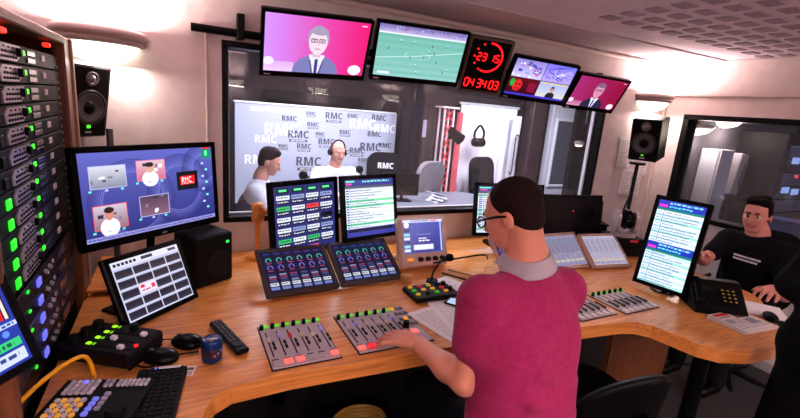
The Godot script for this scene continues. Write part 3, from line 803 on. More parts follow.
		bpart("display", mat(Color(0.10, 0.13, 0.30), 0.15), u, Vector3(0.007, 0, -0.17), Vector3(0.004, 0.03, 0.1), 0.001)
		for c in 1: bpart("indicator", glow(Color(0.15, 1.0, 0.2), 0.9), u, Vector3(0.008, 0.012 - 0.022 * c, 0.20), Vector3(0.004, 0.008, 0.012), 0.001)
	# blank panel to the foot of the cabinet
	bpart("blank_panel", blk, t, Vector3(-0.372, 0.46, -1.567), Vector3(0.012, 0.68, 0.75), 0.002, x0)

func ord_phrase(k: int, ords: Array) -> String:
	return ords[k]

# ------------------------------------------------------------------ screens
func presenter(im: Image, cx: float, cy: float, s: float, suit: Color, shirt: Color, tie: Color, hair: Color, skin: Color):
	ie(im, cx, cy + s * 1.42, s * 0.98, s * 0.78, suit)
	ir(im, cx - s * 0.98, cy + s * 1.4, s * 1.96, s * 2, suit)
	for k in 20:
		var w := s * 0.34 * (1.0 - k / 22.0)
		ir(im, cx - w, cy + s * (0.62 + k * 0.055), w * 2, s * 0.06, shirt)
	ir(im, cx - s * 0.07, cy + s * 0.82, s * 0.14, s * 1.2, tie)
	ir(im, cx - s * 0.17, cy + s * 0.3, s * 0.34, s * 0.45, skin.darkened(0.12))
	ie(im, cx, cy - s * 0.12, s * 0.45, s * 0.55, hair)
	ie(im, cx, cy + s * 0.06, s * 0.385, s * 0.56, skin)
	ie(im, cx + s * 0.04, cy - s * 0.42, s * 0.36, s * 0.17, hair)
	for e in [-1, 1]:
		var dark := Color(0.12, 0.1, 0.14)
		var ex: float = cx + e * s * 0.17
		for q in [[-0.13, -0.09, 0.26, 0.035], [-0.13, 0.06, 0.26, 0.03], [-0.13, -0.09, 0.03, 0.17], [0.10, -0.09, 0.03, 0.17]]: ir(im, ex + q[0] * s, cy + q[1] * s, q[2] * s, q[3] * s, dark)
		ir(im, ex - s * 0.05, cy - s * 0.02, s * 0.1, s * 0.035, Color(0.25, 0.18, 0.2))
		il(im, Vector2(cx + e * s * 0.28, cy + s * 0.9), Vector2(cx + e * s * 0.1, cy + s * 1.7), maxf(1, s * 0.05), suit.darkened(0.35))
	il(im, Vector2(cx, cy - s * 0.02), Vector2(cx + s * 0.03, cy + s * 0.2), maxf(1, s * 0.03), skin.darkened(0.2))
	ir(im, cx - s * 0.12, cy + s * 0.34, s * 0.24, s * 0.045, skin.darkened(0.4))

func img_presenter(left: Color, right: Color, suit: Color, skin: Color, hair: Color) -> Image:
	var im := pic(320, 184, left); ig(im, 0, 0, 320, 184, left, right, true)
	for k in 30:
		il(im, Vector2(150 + k * 9, 0), Vector2(90 + k * 9, 184), 1.0, right.lerp(left, 0.25 + 0.02 * (k % 5)))
	ig(im, 0, 150, 90, 34, left.lightened(0.2), left.lightened(0.45))
	ie(im, 290, 165, 22, 18, Color(0.95, 0.9, 1.0)); ie(im, 14, 150, 16, 14, Color(0.92, 0.85, 1.0))
	presenter(im, 160, 74, 74, suit, Color(0.88, 0.86, 0.98), Color(0.22, 0.22, 0.5), hair, skin)
	ir(im, 292, 10, 18, 3, Color(1, 0.9, 1))
	return im

func img_pitch() -> Image:
	var im := pic(320, 184, Color(0.5, 0.72, 0.68))
	ig(im, 0, 30, 320, 154, Color(0.42, 0.68, 0.62), Color(0.55, 0.76, 0.75))
	ig(im, 0, 0, 320, 30, Color(0.42, 0.38, 0.62), Color(0.78, 0.75, 0.92))
	for k in 60: ir(im, rng.randi_range(0, 316), rng.randi_range(2, 18), rng.randi_range(2, 7), 2, [Color(0.25, 0.2, 0.4), Color(0.8, 0.3, 0.45), Color(0.85, 0.85, 1.0)][k % 3])
	ir(im, 0, 26, 320, 5, Color(0.9, 0.9, 1.0))
	for k in 6: ir(im, 0, 42 + k * 24, 320, 11, Color(0.47, 0.72, 0.68))
	var ln := Color(0.8, 0.95, 0.92)
	il(im, Vector2(0, 120), Vector2(150, 100), 1.5, ln); il(im, Vector2(150, 100), Vector2(320, 70), 1.5, ln)
	for k in 40:
		var a := TAU * k / 40
		ir(im, 150 + cos(a) * 46, 98 + sin(a) * 15, 2, 2, ln)
	for k in 14:
		var x := rng.randi_range(20, 300); var y := rng.randi_range(46, 160)
		ir(im, x, y, 3, 5, Color(0.95, 0.95, 1.0) if k % 2 else Color(0.35, 0.2, 0.35)); ir(im, x, y + 5, 3, 4, Color(0.2, 0.25, 0.4))
	ir(im, 14, 168, 44, 8, Color(0.9, 0.92, 1.0))
	return im

func img_quad() -> Image:
	var im := pic(320, 184, Color(0.1, 0.08, 0.3))
	ig(im, 2, 2, 157, 88, Color(0.55, 0.5, 0.8), Color(0.8, 0.78, 0.95))
	for k in 26: ir(im, rng.randi_range(4, 140), rng.randi_range(8, 80), rng.randi_range(6, 22), rng.randi_range(4, 14), [Color(0.25, 0.3, 0.75), Color(0.9, 0.9, 1.0), Color(0.75, 0.3, 0.7), Color(0.35, 0.35, 0.6)][k % 4])
	ig(im, 162, 2, 156, 88, Color(0.45, 0.45, 0.95), Color(0.7, 0.62, 0.95))
	for k in 22: il(im, Vector2(rng.randi_range(165, 315), rng.randi_range(6, 84)), Vector2(rng.randi_range(165, 315), rng.randi_range(6, 84)), 3, [Color(0.2, 0.2, 0.7), Color(0.85, 0.85, 1), Color(0.6, 0.4, 0.85)][k % 3])
	ig(im, 2, 93, 157, 89, Color(0.35, 0.02, 0.08), Color(0.16, 0.0, 0.06))
	ie(im, 52, 132, 24, 30, Color(0.85, 0.12, 0.16)); ie(im, 22, 120, 12, 20, Color(0.1, 0.65, 0.2)); ie(im, 44, 126, 5, 4, Color(0.2, 0, 0.02)); ie(im, 62, 126, 5, 4, Color(0.2, 0, 0.02)); ir(im, 44, 146, 18, 4, Color(0.25, 0, 0.03)); ir(im, 108, 110, 44, 50, Color(0.5, 0.04, 0.2))
	ig(im, 162, 93, 156, 89, Color(0.62, 0.66, 0.95), Color(0.85, 0.85, 0.75))
	presenter(im, 240, 128, 24, Color(0.1, 0.1, 0.14), Color(0.2, 0.2, 0.25), Color(0.1, 0.1, 0.14), Color(0.14, 0.1, 0.1), Color(0.8, 0.6, 0.55))
	ir(im, 166, 96, 148, 6, Color(0.85, 0.8, 0.3)); ir(im, 2, 172, 316, 10, Color(0.25, 0.2, 0.75))
	return im

func img_wall_of_views() -> Image:
	var im := pic(360, 216, Color(0.2, 0.2, 0.5))
	ig(im, 0, 0, 360, 216, Color(0.36, 0.38, 0.72), Color(0.16, 0.17, 0.45))
	for q in [[120, 130, 110], [250, 110, 95], [330, 60, 70]]:
		for r in range(0, 24, 3):
			for k in 240:
				var a := TAU * k / 240
				var x: float = q[0] + cos(a) * (q[2] - r * 1.5); var y: float = q[1] + sin(a) * (q[2] - r * 1.5)
				if x >= 0 and x < 358 and y >= 0 and y < 214: ir(im, x, y, 2, 2, Color(0.14, 0.14, 0.38).lerp(Color(0.5, 0.52, 0.85), r / 24.0))
	var skins := [Color(0.85, 0.6, 0.55), Color(0.8, 0.62, 0.55), Color(0.78, 0.5, 0.45), Color(0.6, 0.45, 0.5)]
	var spots := [[22, 34, 82, 52], [134, 28, 74, 50], [22, 130, 76, 58], [134, 122, 78, 52]]
	for i in 4:
		var s: Array = spots[i]
		ir(im, s[0] - 2, s[1] - 2, s[2] + 4, s[3] + 4, [Color(0.7, 0.7, 0.9), Color(0.9, 0.5, 0.65), Color(0.9, 0.35, 0.4), Color(0.7, 0.7, 0.9)][i])
		ig(im, s[0], s[1], s[2], s[3], [Color(0.8, 0.8, 0.86), Color(0.85, 0.7, 0.75), Color(0.75, 0.72, 0.78), Color(0.3, 0.22, 0.3)][i], [Color(0.5, 0.52, 0.6), Color(0.75, 0.4, 0.5), Color(0.55, 0.4, 0.45), Color(0.5, 0.35, 0.45)][i])
		for k in 6: ir(im, s[0] + rng.randi_range(0, s[2] - 16), s[1] + rng.randi_range(0, s[3] - 12), rng.randi_range(5, 15), rng.randi_range(3, 10), [Color(0.2, 0.18, 0.24), Color(0.9, 0.9, 0.95), Color(0.5, 0.45, 0.55)][k % 3])
		if i in [1, 2]:
			ie(im, s[0] + s[2] * 0.45, s[1] + s[3] * 0.95, s[2] * 0.3, s[3] * 0.42, Color(0.9, 0.88, 0.95)); ie(im, s[0] + s[2] * 0.45, s[1] + s[3] * 0.38, s[2] * 0.13, s[3] * 0.26, skins[i]); ie(im, s[0] + s[2] * 0.45, s[1] + s[3] * 0.2, s[2] * 0.15, s[3] * 0.13, Color(0.15, 0.1, 0.1))
		for k in 3: ir(im, s[0] - 6 + k * s[2] * 0.45, s[1] + s[3] + 4, 7, 5, Color(0.4, 0.95, 0.85) if k % 2 == 0 else Color(0.75, 0.75, 1.0))
	ir(im, 242, 66, 66, 52, Color(0.05, 0.04, 0.05)); ir(im, 252, 78, 46, 26, Color(0.86, 0.08, 0.1))
	ipix(im, "RMC", 257, 82, 2, Color(1, 1, 1)); iscribble(im, 255, 99, 40, 2, Color(1, 0.9, 0.9), 3)
	for k in 8: ir(im, 322 + (k % 2) * 12, 44 + k * 19, 8, 6, [Color(0.75, 0.8, 1), Color(0.5, 0.95, 0.9)][k % 2])
	ir(im, 326, 6, 30, 26, Color(0.05, 0.55, 0.35)); ir(im, 336, 10, 9, 15, Color(0.4, 1, 0.7)); ir(im, 330, 0, 24, 5, Color(0.8, 0.15, 0.2))
	ir(im, 0, 205, 360, 11, Color(0.55, 0.55, 0.8)); iscribble(im, 4, 209, 350, 3, Color(0.2, 0.2, 0.5), 9)
	return im

const FONT := {"R": [14, 9, 14, 10, 9], "M": [17, 27, 21, 17, 17], "C": [7, 8, 8, 8, 7]}
func ipix(im: Image, s: String, x: int, y: int, k: int, c: Color):
	for ch in s:
		var wd := 5 if ch == "M" else 4
		for r in 5:
			for b in wd:
				if FONT[ch][r] & (1 << (wd - 1 - b)): ir(im, x + b * k, y + r * k * 1.6, k, k * 1.6, c)
		x += (wd + 1) * k

func img_cart_grid() -> Image:
	var im := pic(240, 190, Color(0.78, 0.79, 0.88))
	ir(im, 0, 0, 240, 20, Color(0.86, 0.86, 0.93))
	for k in 6: ir(im, 8 + k * 13, 6, 9, 9, Color(0.12, 0.12, 0.18))
	ir(im, 100, 5, 40, 10, Color(0.2, 0.2, 0.28)); ir(im, 200, 6, 30, 9, Color(0.25, 0.25, 0.35))
	for r in 5:
		for c in 4:
			var x := 5 + c * 59; var y := 24 + r * 33
			ir(im, x, y, 55, 29, Color(0.15, 0.13, 0.19)); ir(im, x, y, 55, 5, Color(0.72, 0.73, 0.86)); ir(im, x + 1, y + 20, 53, 8, Color(0.2, 0.18, 0.25))
			if r == 2 and c == 1:
				ir(im, x, y, 55, 29, Color(0.95, 0.85, 0.92)); ir(im, x + 4, y + 3, 14, 9, Color(0.85, 0.15, 0.3)); ir(im, x + 40, y + 8, 12, 14, Color(0.85, 0.2, 0.35)); iscribble(im, x + 6, y + 19, 30, 4, Color(0.5, 0.1, 0.3), 4)
	return im

func img_buttons() -> Image:
	var im := pic(230, 220, Color(0.16, 0.17, 0.42))
	var pal := [Color(0.88, 0.9, 0.95), Color(0.88, 0.9, 0.95), Color(0.55, 0.6, 0.8), Color(0.2, 0.72, 0.42), Color(0.88, 0.9, 0.95)]
	for c in 4:
		ir(im, 10 + c * 55, 6, 44, 16, Color(0.1, 0.14, 0.16)); ir(im, 18 + c * 55, 10, 28, 7, Color(0.35, 0.95, 0.6))
	for r in 5:
		for c in 4:
			var x := 8 + c * 55; var y := 30 + r * 36
			var col: Color = pal[(r * 3 + c * 2 + (r + c) / 3) % 5]
			if r == 1 and c == 2: col = Color(0.95, 0.25, 0.25)
			if r == 1 and c == 0: col = Color(0.25, 0.75, 0.4)
			if r == 2 and c == 3: col = Color(0.08, 0.08, 0.12)
			ir(im, x, y, 48, 14, col); ir(im, x, y + 15, 48, 13, Color(0.12, 0.12, 0.2)); iscribble(im, x + 3, y + 4, 40, 4, col.darkened(0.55), r * 7 + c); iscribble(im, x + 3, y + 19, 40, 4, Color(0.85, 0.87, 0.95), r * 5 + c)
	for c in 2: ir(im, 12 + c * 108, 208, 40, 8, Color(0.9, 0.3, 0.6))
	return im

func img_rundown(sd: int, dense := false) -> Image:
	var im := pic(230, 220, Color(0.80, 0.85, 0.90))
	ir(im, 0, 0, 230, 24, Color(0.18, 0.2, 0.55)); ir(im, 4, 4, 40, 6, Color(0.35, 0.95, 0.75)); iscribble(im, 80, 5, 130, 6, Color(0.5, 0.95, 0.85), sd); ir(im, 6, 13, 26, 7, Color(0.9, 0.25, 0.65))
	ir(im, 0, 24, 230, 10, Color(0.3, 0.32, 0.4))
	for k in 17:
		var y := 38 + k * 10
		if y > 186 and not dense: break
		ir(im, 0, y, 230, 9, [Color(0.92, 0.95, 0.97), Color(0.84, 0.89, 0.94), Color(0.45, 0.85, 0.65), Color(0.93, 0.95, 0.98)][(k * 7 + sd) % 9 % 4])
		iscribble(im, 24, y + 3, rng.randi_range(60, 170), 3, Color(0.25, 0.27, 0.45), sd * 31 + k); ir(im, 4, y + 2, 12, 5, Color(0.3, 0.3, 0.65))
	ir(im, 20, 34, 2, 160, Color(0.4, 0.42, 0.6))
	if not dense:
		ir(im, 0, 188, 230, 32, Color(0.2, 0.22, 0.6)); ir(im, 6, 192, 218, 10, Color(0.09, 0.09, 0.14))
	return im

func img_portrait() -> Image:
	var im := pic(160, 290, Color(0.85, 0.9, 0.95))
	for h in 2:
		var y0 := h * 146
		ir(im, 0, y0, 160, 26, Color(0.14, 0.2, 0.7)); ir(im, 4, y0 + 14, 30, 9, Color(0.95, 0.2, 0.75)); iscribble(im, 40, y0 + 4, 110, 6, Color(0.55, 0.85, 1.0), h + 3); iscribble(im, 40, y0 + 16, 80, 5, Color(0.4, 0.9, 0.9), h + 8)
		ir(im, 0, y0 + 26, 160, 8, Color(0.1, 0.5, 0.45))
		for k in 11:
			var y := y0 + 36 + k * 10
			ir(im, 0, y, 160, 9, [Color(0.93, 0.96, 0.98), Color(0.75, 0.87, 0.92), Color(0.86, 0.92, 0.96), Color(0.62, 0.85, 0.82)][(k * 5 + h) % 4])
			iscribble(im, 30, y + 3, rng.randi_range(40, 120), 3, Color(0.3, 0.35, 0.6), k + h * 20); iscribble(im, 4, y + 3, 18, 3, Color(0.3, 0.5, 0.7), k + 50)
		ir(im, 25, y0 + 34, 2, 110, Color(0.25, 0.3, 0.6))
	return im

func img_mixer(bright: float) -> Image:
	var im := pic(240, 180, Color(0.055, 0.06, 0.16).lerp(Color(0.70, 0.66, 0.72), bright))
	for c in 6:
		var x := 6 + c * 39
		ir(im, x, 4, 35, 172, Color(0.075, 0.085, 0.22).lerp(Color(0.58, 0.55, 0.63), bright))
		ir(im, x + 3, 8, 22, 8, Color(0.16, 0.2, 0.5).lerp(Color(0.65, 0.65, 0.78), bright))
		for r in 2:
			var cc: Color = [Color(0.3, 0.85, 0.75), Color(0.55, 0.5, 0.95)][r].lerp(Color(0.42, 0.40, 0.52), bright)
			for k in 16:
				var a := PI * 0.75 + k * PI * 1.5 / 16
				ir(im, x + 16 + cos(a) * 9, 40 + r * 34 + sin(a) * 9, 3, 3, cc)
			ir(im, x + 8, 54 + r * 34, 18, 3, Color(0.85, 0.3, 0.5).lerp(Color(0.5, 0.45, 0.6), bright))
		for r in 4:
			ir(im, x + 4, 104 + r * 9, 26, 6, [Color(0.2, 0.22, 0.4), Color(0.55, 0.6, 0.75), Color(0.6, 0.2, 0.35), Color(0.3, 0.3, 0.5)][(r + c) % 4].lerp(Color(0.62, 0.60, 0.70), bright))
		ir(im, x + 2, 142, 30, 14, Color(0.85, 0.87, 0.92).lerp(Color(0.75, 0.70, 0.60), bright)); iscribble(im, x + 4, 146, 24, 4, Color(0.2, 0.2, 0.35), c)
		ir(im, x + 2, 160, 30, 12, Color(0.45, 0.5, 0.75).lerp(Color(0.5, 0.48, 0.6), bright))
	return im

func img_blue_panel() -> Image:
	var im := pic(220, 170, Color(0.2, 0.26, 0.62))
	ig(im, 44, 14, 166, 150, Color(0.22, 0.3, 0.68), Color(0.13, 0.18, 0.5))
	ir(im, 0, 0, 220, 14, Color(0.8, 0.84, 0.95)); iscribble(im, 44, 4, 100, 5, Color(0.15, 0.2, 0.5), 3); ir(im, 150, 3, 40, 7, Color(0.9, 0.4, 0.5))
	ie(im, 20, 26, 14, 15, Color(0.9, 0.92, 1.0))
	for k in 6: ir(im, 4, 48 + k * 20, 32, 14, [Color(0.1, 0.14, 0.3), Color(0.5, 0.8, 0.85), Color(0.8, 0.85, 0.95)][k % 3]); 
	iscribble(im, 74, 72, 80, 6, Color(0.4, 0.48, 0.8), 8); iscribble(im, 84, 92, 44, 6, Color(0.95, 0.97, 1.0), 5); iscribble(im, 84, 104, 60, 6, Color(0.95, 0.97, 1.0), 6)
	ir(im, 54, 128, 110, 26, Color(0.86, 0.88, 0.95)); ir(im, 206, 14, 8, 150, Color(0.7, 0.75, 0.95))
	return im

func img_meters() -> Image:
	var im := pic(260, 200, Color(0.13, 0.2, 0.62))
	for k in 8:
		ir(im, 12 + k * 31, 10, 24, 90, Color(0.05, 0.06, 0.15)); ir(im, 16 + k * 31, 20 + (k * 37) % 40, 7, 80 - (k * 37) % 40, Color(0.9, 0.12, 0.12)); ir(im, 26 + k * 31, 26 + (k * 23) % 40, 7, 74 - (k * 23) % 40, Color(0.9, 0.85, 0.8))
	ir(im, 0, 108, 260, 10, Color(0.75, 0.8, 0.95)); iscribble(im, 4, 110, 250, 5, Color(0.2, 0.3, 0.6), 3)
	for k in 8: ie(im, 22 + k * 30, 130, 7, 7, Color(0.35, 0.55, 0.95))
	ir(im, 6, 144, 248, 18, Color(0.2, 0.78, 0.45)); iscribble(im, 10, 149, 230, 8, Color(0.05, 0.35, 0.25), 9)
	ir(im, 6, 168, 248, 26, Color(0.78, 0.82, 0.95)); iscribble(im, 10, 174, 230, 8, Color(0.2, 0.25, 0.5), 12)
	return im

func display(t: Node3D, x: Transform3D, w: float, h: float, bez: float, m: Material, frame: Material, depth := 0.028, chin := 0.0):
	# housing, raised bezel bars and the screen, all in the display's own axes
	begin(x); box(Vector3(0, 0, -depth / 2), Vector3(w, h, depth), 0.006); done("housing", frame, t)
	begin(x)
	box(Vector3(0, h / 2 - bez / 2, 0.0015), Vector3(w, bez, 0.005), 0.0015); box(Vector3(0, -h / 2 + (bez + chin) / 2, 0.0015), Vector3(w, bez + chin, 0.005), 0.0015)
	box(Vector3(-w / 2 + bez / 2, 0, 0.0015), Vector3(bez, h, 0.005), 0.0015); box(Vector3(w / 2 - bez / 2, 0, 0.0015), Vector3(bez, h, 0.005), 0.0015)
	done("bezel", frame, t)
	begin(x * Transform3D(Basis(), Vector3(0, chin / 2, 0.001))); sheet(w - 2 * bez, h - 2 * bez - chin); done("screen", m, t)

func desk_monitor(called: String, label: String, c: Vector3, yaw: float, tilt: float, roll: float, w: float, h: float, bez: float, m: Material, frame: Material, base_y := 0.78, chin := 0.0, foot := true) -> Node3D:
	var t := thing(called, label, "monitor", T(Vector3(c.x, base_y, c.z), yaw))
	var x := T(Vector3(0, c.y - base_y, 0), 0, tilt, roll)
	display(t, x, w, h, bez, m, frame, 0.028, chin)
	if foot:
		var back := x * Vector3(0, 0, -0.03)
		begin(); cyl(Vector3(0, 0.006, back.z - 0.04), back, 0.018, 0.014, 10); done("neck", frame, t)
		begin(T(Vector3(0, 0, back.z - 0.03))); prism(rrect(w * 0.45, 0.16, 0.05), 0.0, 0.01); done("foot", frame, t)
	return t

# ------------------------------------------------------------------ things on the walls
func hung_tv(label: String, c: Vector3, yaw: float, tilt: float, roll: float, w: float, h: float, im: Image):
	var t := thing("wall_television", label, "television", T(c, yaw), "televisions hung in a row above the studio window")
	display(t, T(Vector3.ZERO, 0, tilt, roll), w, h, 0.016, screen_mat(im, 1.0), black(0.2), 0.035, 0.012)
	begin(); box(Vector3(0, 0.02, -0.07), Vector3(0.1, 0.1, 0.07), 0.004); done("mount", black(), t)
	bpart("badge", mat(Color(0.8, 0.7, 0.7), 0.4), t, Vector3(-w / 2 + 0.035, -h / 2 + 0.012, 0.005), Vector3(0.03, 0.006, 0.002), 0.0, T(Vector3.ZERO, 0, tilt, roll))
	begin(); cyl(T(Vector3.ZERO, 0, tilt) * Vector3(0.02, -h / 2, -0.02), T(Vector3.ZERO, 0, tilt) * Vector3(0.02, -h / 2, -0.02) + Vector3(0, -0.11, 0), 0.005, -1, 8); done("cable", mat(Color(0.55, 0.55, 0.6), 0.4), t)

func build_wall_things():
	hung_tv("television showing a grey-haired presenter in glasses before bright magenta", Vector3(0.642, 1.884, -2.25), 1.1, 27.6, 3.3, 0.55, 0.324, img_presenter(Color(0.78, 0.55, 0.95), Color(0.88, 0.08, 0.42), Color(0.46, 0.46, 0.68), Color(0.93, 0.80, 0.87), Color(0.62, 0.58, 0.68)))
	hung_tv("television showing players on a green football pitch", Vector3(1.227, 1.92, -2.25), -7.6, 21.7, 0.6, 0.542, 0.317, img_pitch())
	hung_tv("television showing four news pictures beside the red digital clock", Vector3(2.138, 1.87, -2.25), -10.9, 26.3, -2.7, 0.488, 0.284, img_quad())
	hung_tv("smaller television showing a presenter in glasses before dark maroon", Vector3(2.69, 1.838, -2.25), -7.6, 29.7, -1.7, 0.458, 0.268, img_presenter(Color(0.62, 0.16, 0.42), Color(0.55, 0.05, 0.22), Color(0.16, 0.14, 0.26), Color(0.82, 0.55, 0.68), Color(0.5, 0.36, 0.48)))
	# rail that carries them
	var t := thing("television_rail", "long black mounting rail fixed above the studio window", "rail", T(Vector3(1.5, 1.915, -2.395)))
	begin(); cyl(Vector3(-1.425, 0, 0), Vector3(1.42, 0, 0), 0.019, -1, 12); done("rail", black(), t)
	for x in [-1.205, -0.3, 0.6, 1.35]:
		bpart("bracket", black(), t, Vector3(x, 0.03, 0.0), Vector3(0.035, 0.12, 0.05), 0.003)
	clock()
	# loudspeakers
	speaker("wall_speaker", "black two-way loudspeaker with wooden sides hung beside the rack cabinet", Vector3(-0.317, 1.541, -2.25), 50, 10.9, 0.175, 0.30, 0.2, true)
	speaker("stand_speaker", "black two-way loudspeaker on a tall stand by the pinned papers", Vector3(3.246, 1.536, -2.2), -72, 11.0, 0.212, 0.327, 0.2, false)
	t = thing("speaker_stand", "tall thin black pole stand under the loudspeaker by the pinned papers", "stand", T(Vector3(3.25, 0, -2.22)))
	begin(); cyl(Vector3(0, 0, 0), Vector3(0, 1.36, 0), 0.016, 0.014, 10); done("pole", mat(Color(0.08, 0.07, 0.08), 0.4, 0.5), t)
	for k in 3:
		var a := 0.4 + TAU * k / 3
		begin(); cyl(Vector3(0, 0.3, 0), Vector3(cos(a) * 0.2, 0.012, sin(a) * 0.2 + 0.02), 0.012, -1, 8); done("leg", black(), t)
	begin(); cyl(Vector3(0, 1.345, 0), Vector3(0, 1.362, 0), 0.06, -1, 14); done("top_plate", black(), t)
	t = thing("bent_cable", "black cable hanging in a bow beside the loudspeaker stand", "cable", T(Vector3(3.2, 0.8, -2.2)))
	begin(); tube(smooth_path([Vector3(0.03, 0.56, 0), Vector3(0.0, 0.38, 0.02), Vector3(-0.09, 0.16, 0.03), Vector3(-0.12, 0.0, 0.03)]), 0.007, 6); done("lead", black(), t)
	# papers pinned to the wall
	var labels := ["upper sheet of paper pinned to the wall behind the loudspeaker", "lower sheet of paper pinned to the wall under the loudspeaker", "sheet of paper pinned to the wall close to the room corner", "small sheet of paper pinned beside the loudspeaker stand"]
	var i := 0
	for q in [[3.34, 1.42, 0.16, 0.24], [3.43, 1.17, 0.15, 0.22], [3.62, 1.38, 0.10, 0.3], [3.56, 1.13, 0.13, 0.19]]:
		var im := pic(64, 90, Color(0.93, 0.9, 0.9))
		for k in 14: iscribble(im, 7, 8 + k * 6, 50 - (k % 4) * 6, 2, Color(0.6, 0.56, 0.58), k + i * 17)
		var n := thing("pinned_paper", labels[i], "paper", T(Vector3(q[0], q[1], -2.414), 0, 0, [1.0, -1.5, 0.5, 2.0][i]), "papers pinned to the wall")
		bpart("sheet", mat(Color(0.93, 0.9, 0.9), 0.8), n, Vector3(0, 0, -0.002), Vector3(q[2], q[3], 0.002))
		begin(T(Vector3(0, 0, 0.0001))); sheet(q[2], q[3]); done("print", print_mat(im), n)
		i += 1
	# pole behind the large monitor
	t = thing("monitor_pole", "short grey steel pole standing behind the large screen", "pole", T(Vector3(-0.25, 0.78, -2.2)))
	begin(); cyl(Vector3(0, 0, 0), Vector3(0, 0.66, 0), 0.013, -1, 12); done("pole", mat(Color(0.35, 0.33, 0.34), 0.35, 0.6), t)
	begin(); cyl(Vector3(0, 0.03, 0), Vector3(0, 0.045, 0), 0.05, -1, 14); done("flange", mat(Color(0.2, 0.2, 0.2), 0.4, 0.5), t)

func clock():
	var w := 0.29
	var h := 0.338
	var t := thing("digital_clock", "square wall clock with glowing red digits and ring of dots", "clock", T(Vector3(1.721, 1.919, -2.3), -12.6))
	var x := T(Vector3.ZERO, 0, 21.1, -1.8)
	var fr := mat(Color(0.33, 0.26, 0.26), 0.4)
	begin(x); box(Vector3(0, 0, -0.02), Vector3(w, h, 0.04), 0.004); done("housing", mat(Color(0.02, 0.018, 0.02), 0.3), t)
	begin(x)
	for q in [[Vector3(0, h / 2 - 0.008, 0), Vector3(w, 0.016, 0.016)], [Vector3(0, -h / 2 + 0.008, 0), Vector3(w, 0.016, 0.016)], [Vector3(-w / 2 + 0.008, 0, 0), Vector3(0.016, h, 0.016)], [Vector3(w / 2 - 0.008, 0, 0), Vector3(0.016, h, 0.016)]]: box(q[0], q[1], 0.003)
	done("frame", fr, t)
	bpart("mount", black(), t, Vector3(0, 0, -0.06), Vector3(0.08, 0.08, 0.06))
	var red := glow(Color(1.0, 0.07, 0.09), 1.6)
	# ring: solid dots over the half that has run, single marks on the other
	var c := Vector3(0.0, 0.055, 0.002)
	for k in 60:
		if k > 33 and k % 5 != 0: continue
		var a := PI / 2 - TAU * k / 60.0
		begin(x); cyl(c + Vector3(cos(a) * 0.092, sin(a) * 0.085, -0.001), c + Vector3(cos(a) * 0.092, sin(a) * 0.085, 0.002), 0.0062, -1, 8); done("second_dot", red, t)
	var digits := func(s: String, at: Vector3, dw: float, dh: float, gap: float):
		var segs := {"0": "abcdef", "1": "bc", "2": "abged", "3": "abgcd", "4": "fgbc", "5": "afgcd", "9": "abcdfg"}
		for ch in s:
			if ch == " ":
				at.x += gap * 1.5; continue
			begin(x)
			var th := dw * 0.32
			for g in segs[ch]:
				var q: Array = {"a": [0, 1, 1], "g": [0, 0, 1], "d": [0, -1, 1], "f": [-1, 0.5, 0], "b": [1, 0.5, 0], "e": [-1, -0.5, 0], "c": [1, -0.5, 0]}[g]
				box(at + Vector3(q[0] * dw / 2, q[1] * dh / 2, 0.001), Vector3(dw - th * 0.6, th, 0.003) if q[2] else Vector3(th, dh / 2 - th * 0.6, 0.003))
			done("digit", red, t)
			at.x += dw + gap
	digits.call("23 15", Vector3(-0.061, 0.055, 0.002), 0.024, 0.042, 0.011)
	digits.call("04 34 03", Vector3(-0.098, -0.107, 0.002), 0.025, 0.05, 0.010)

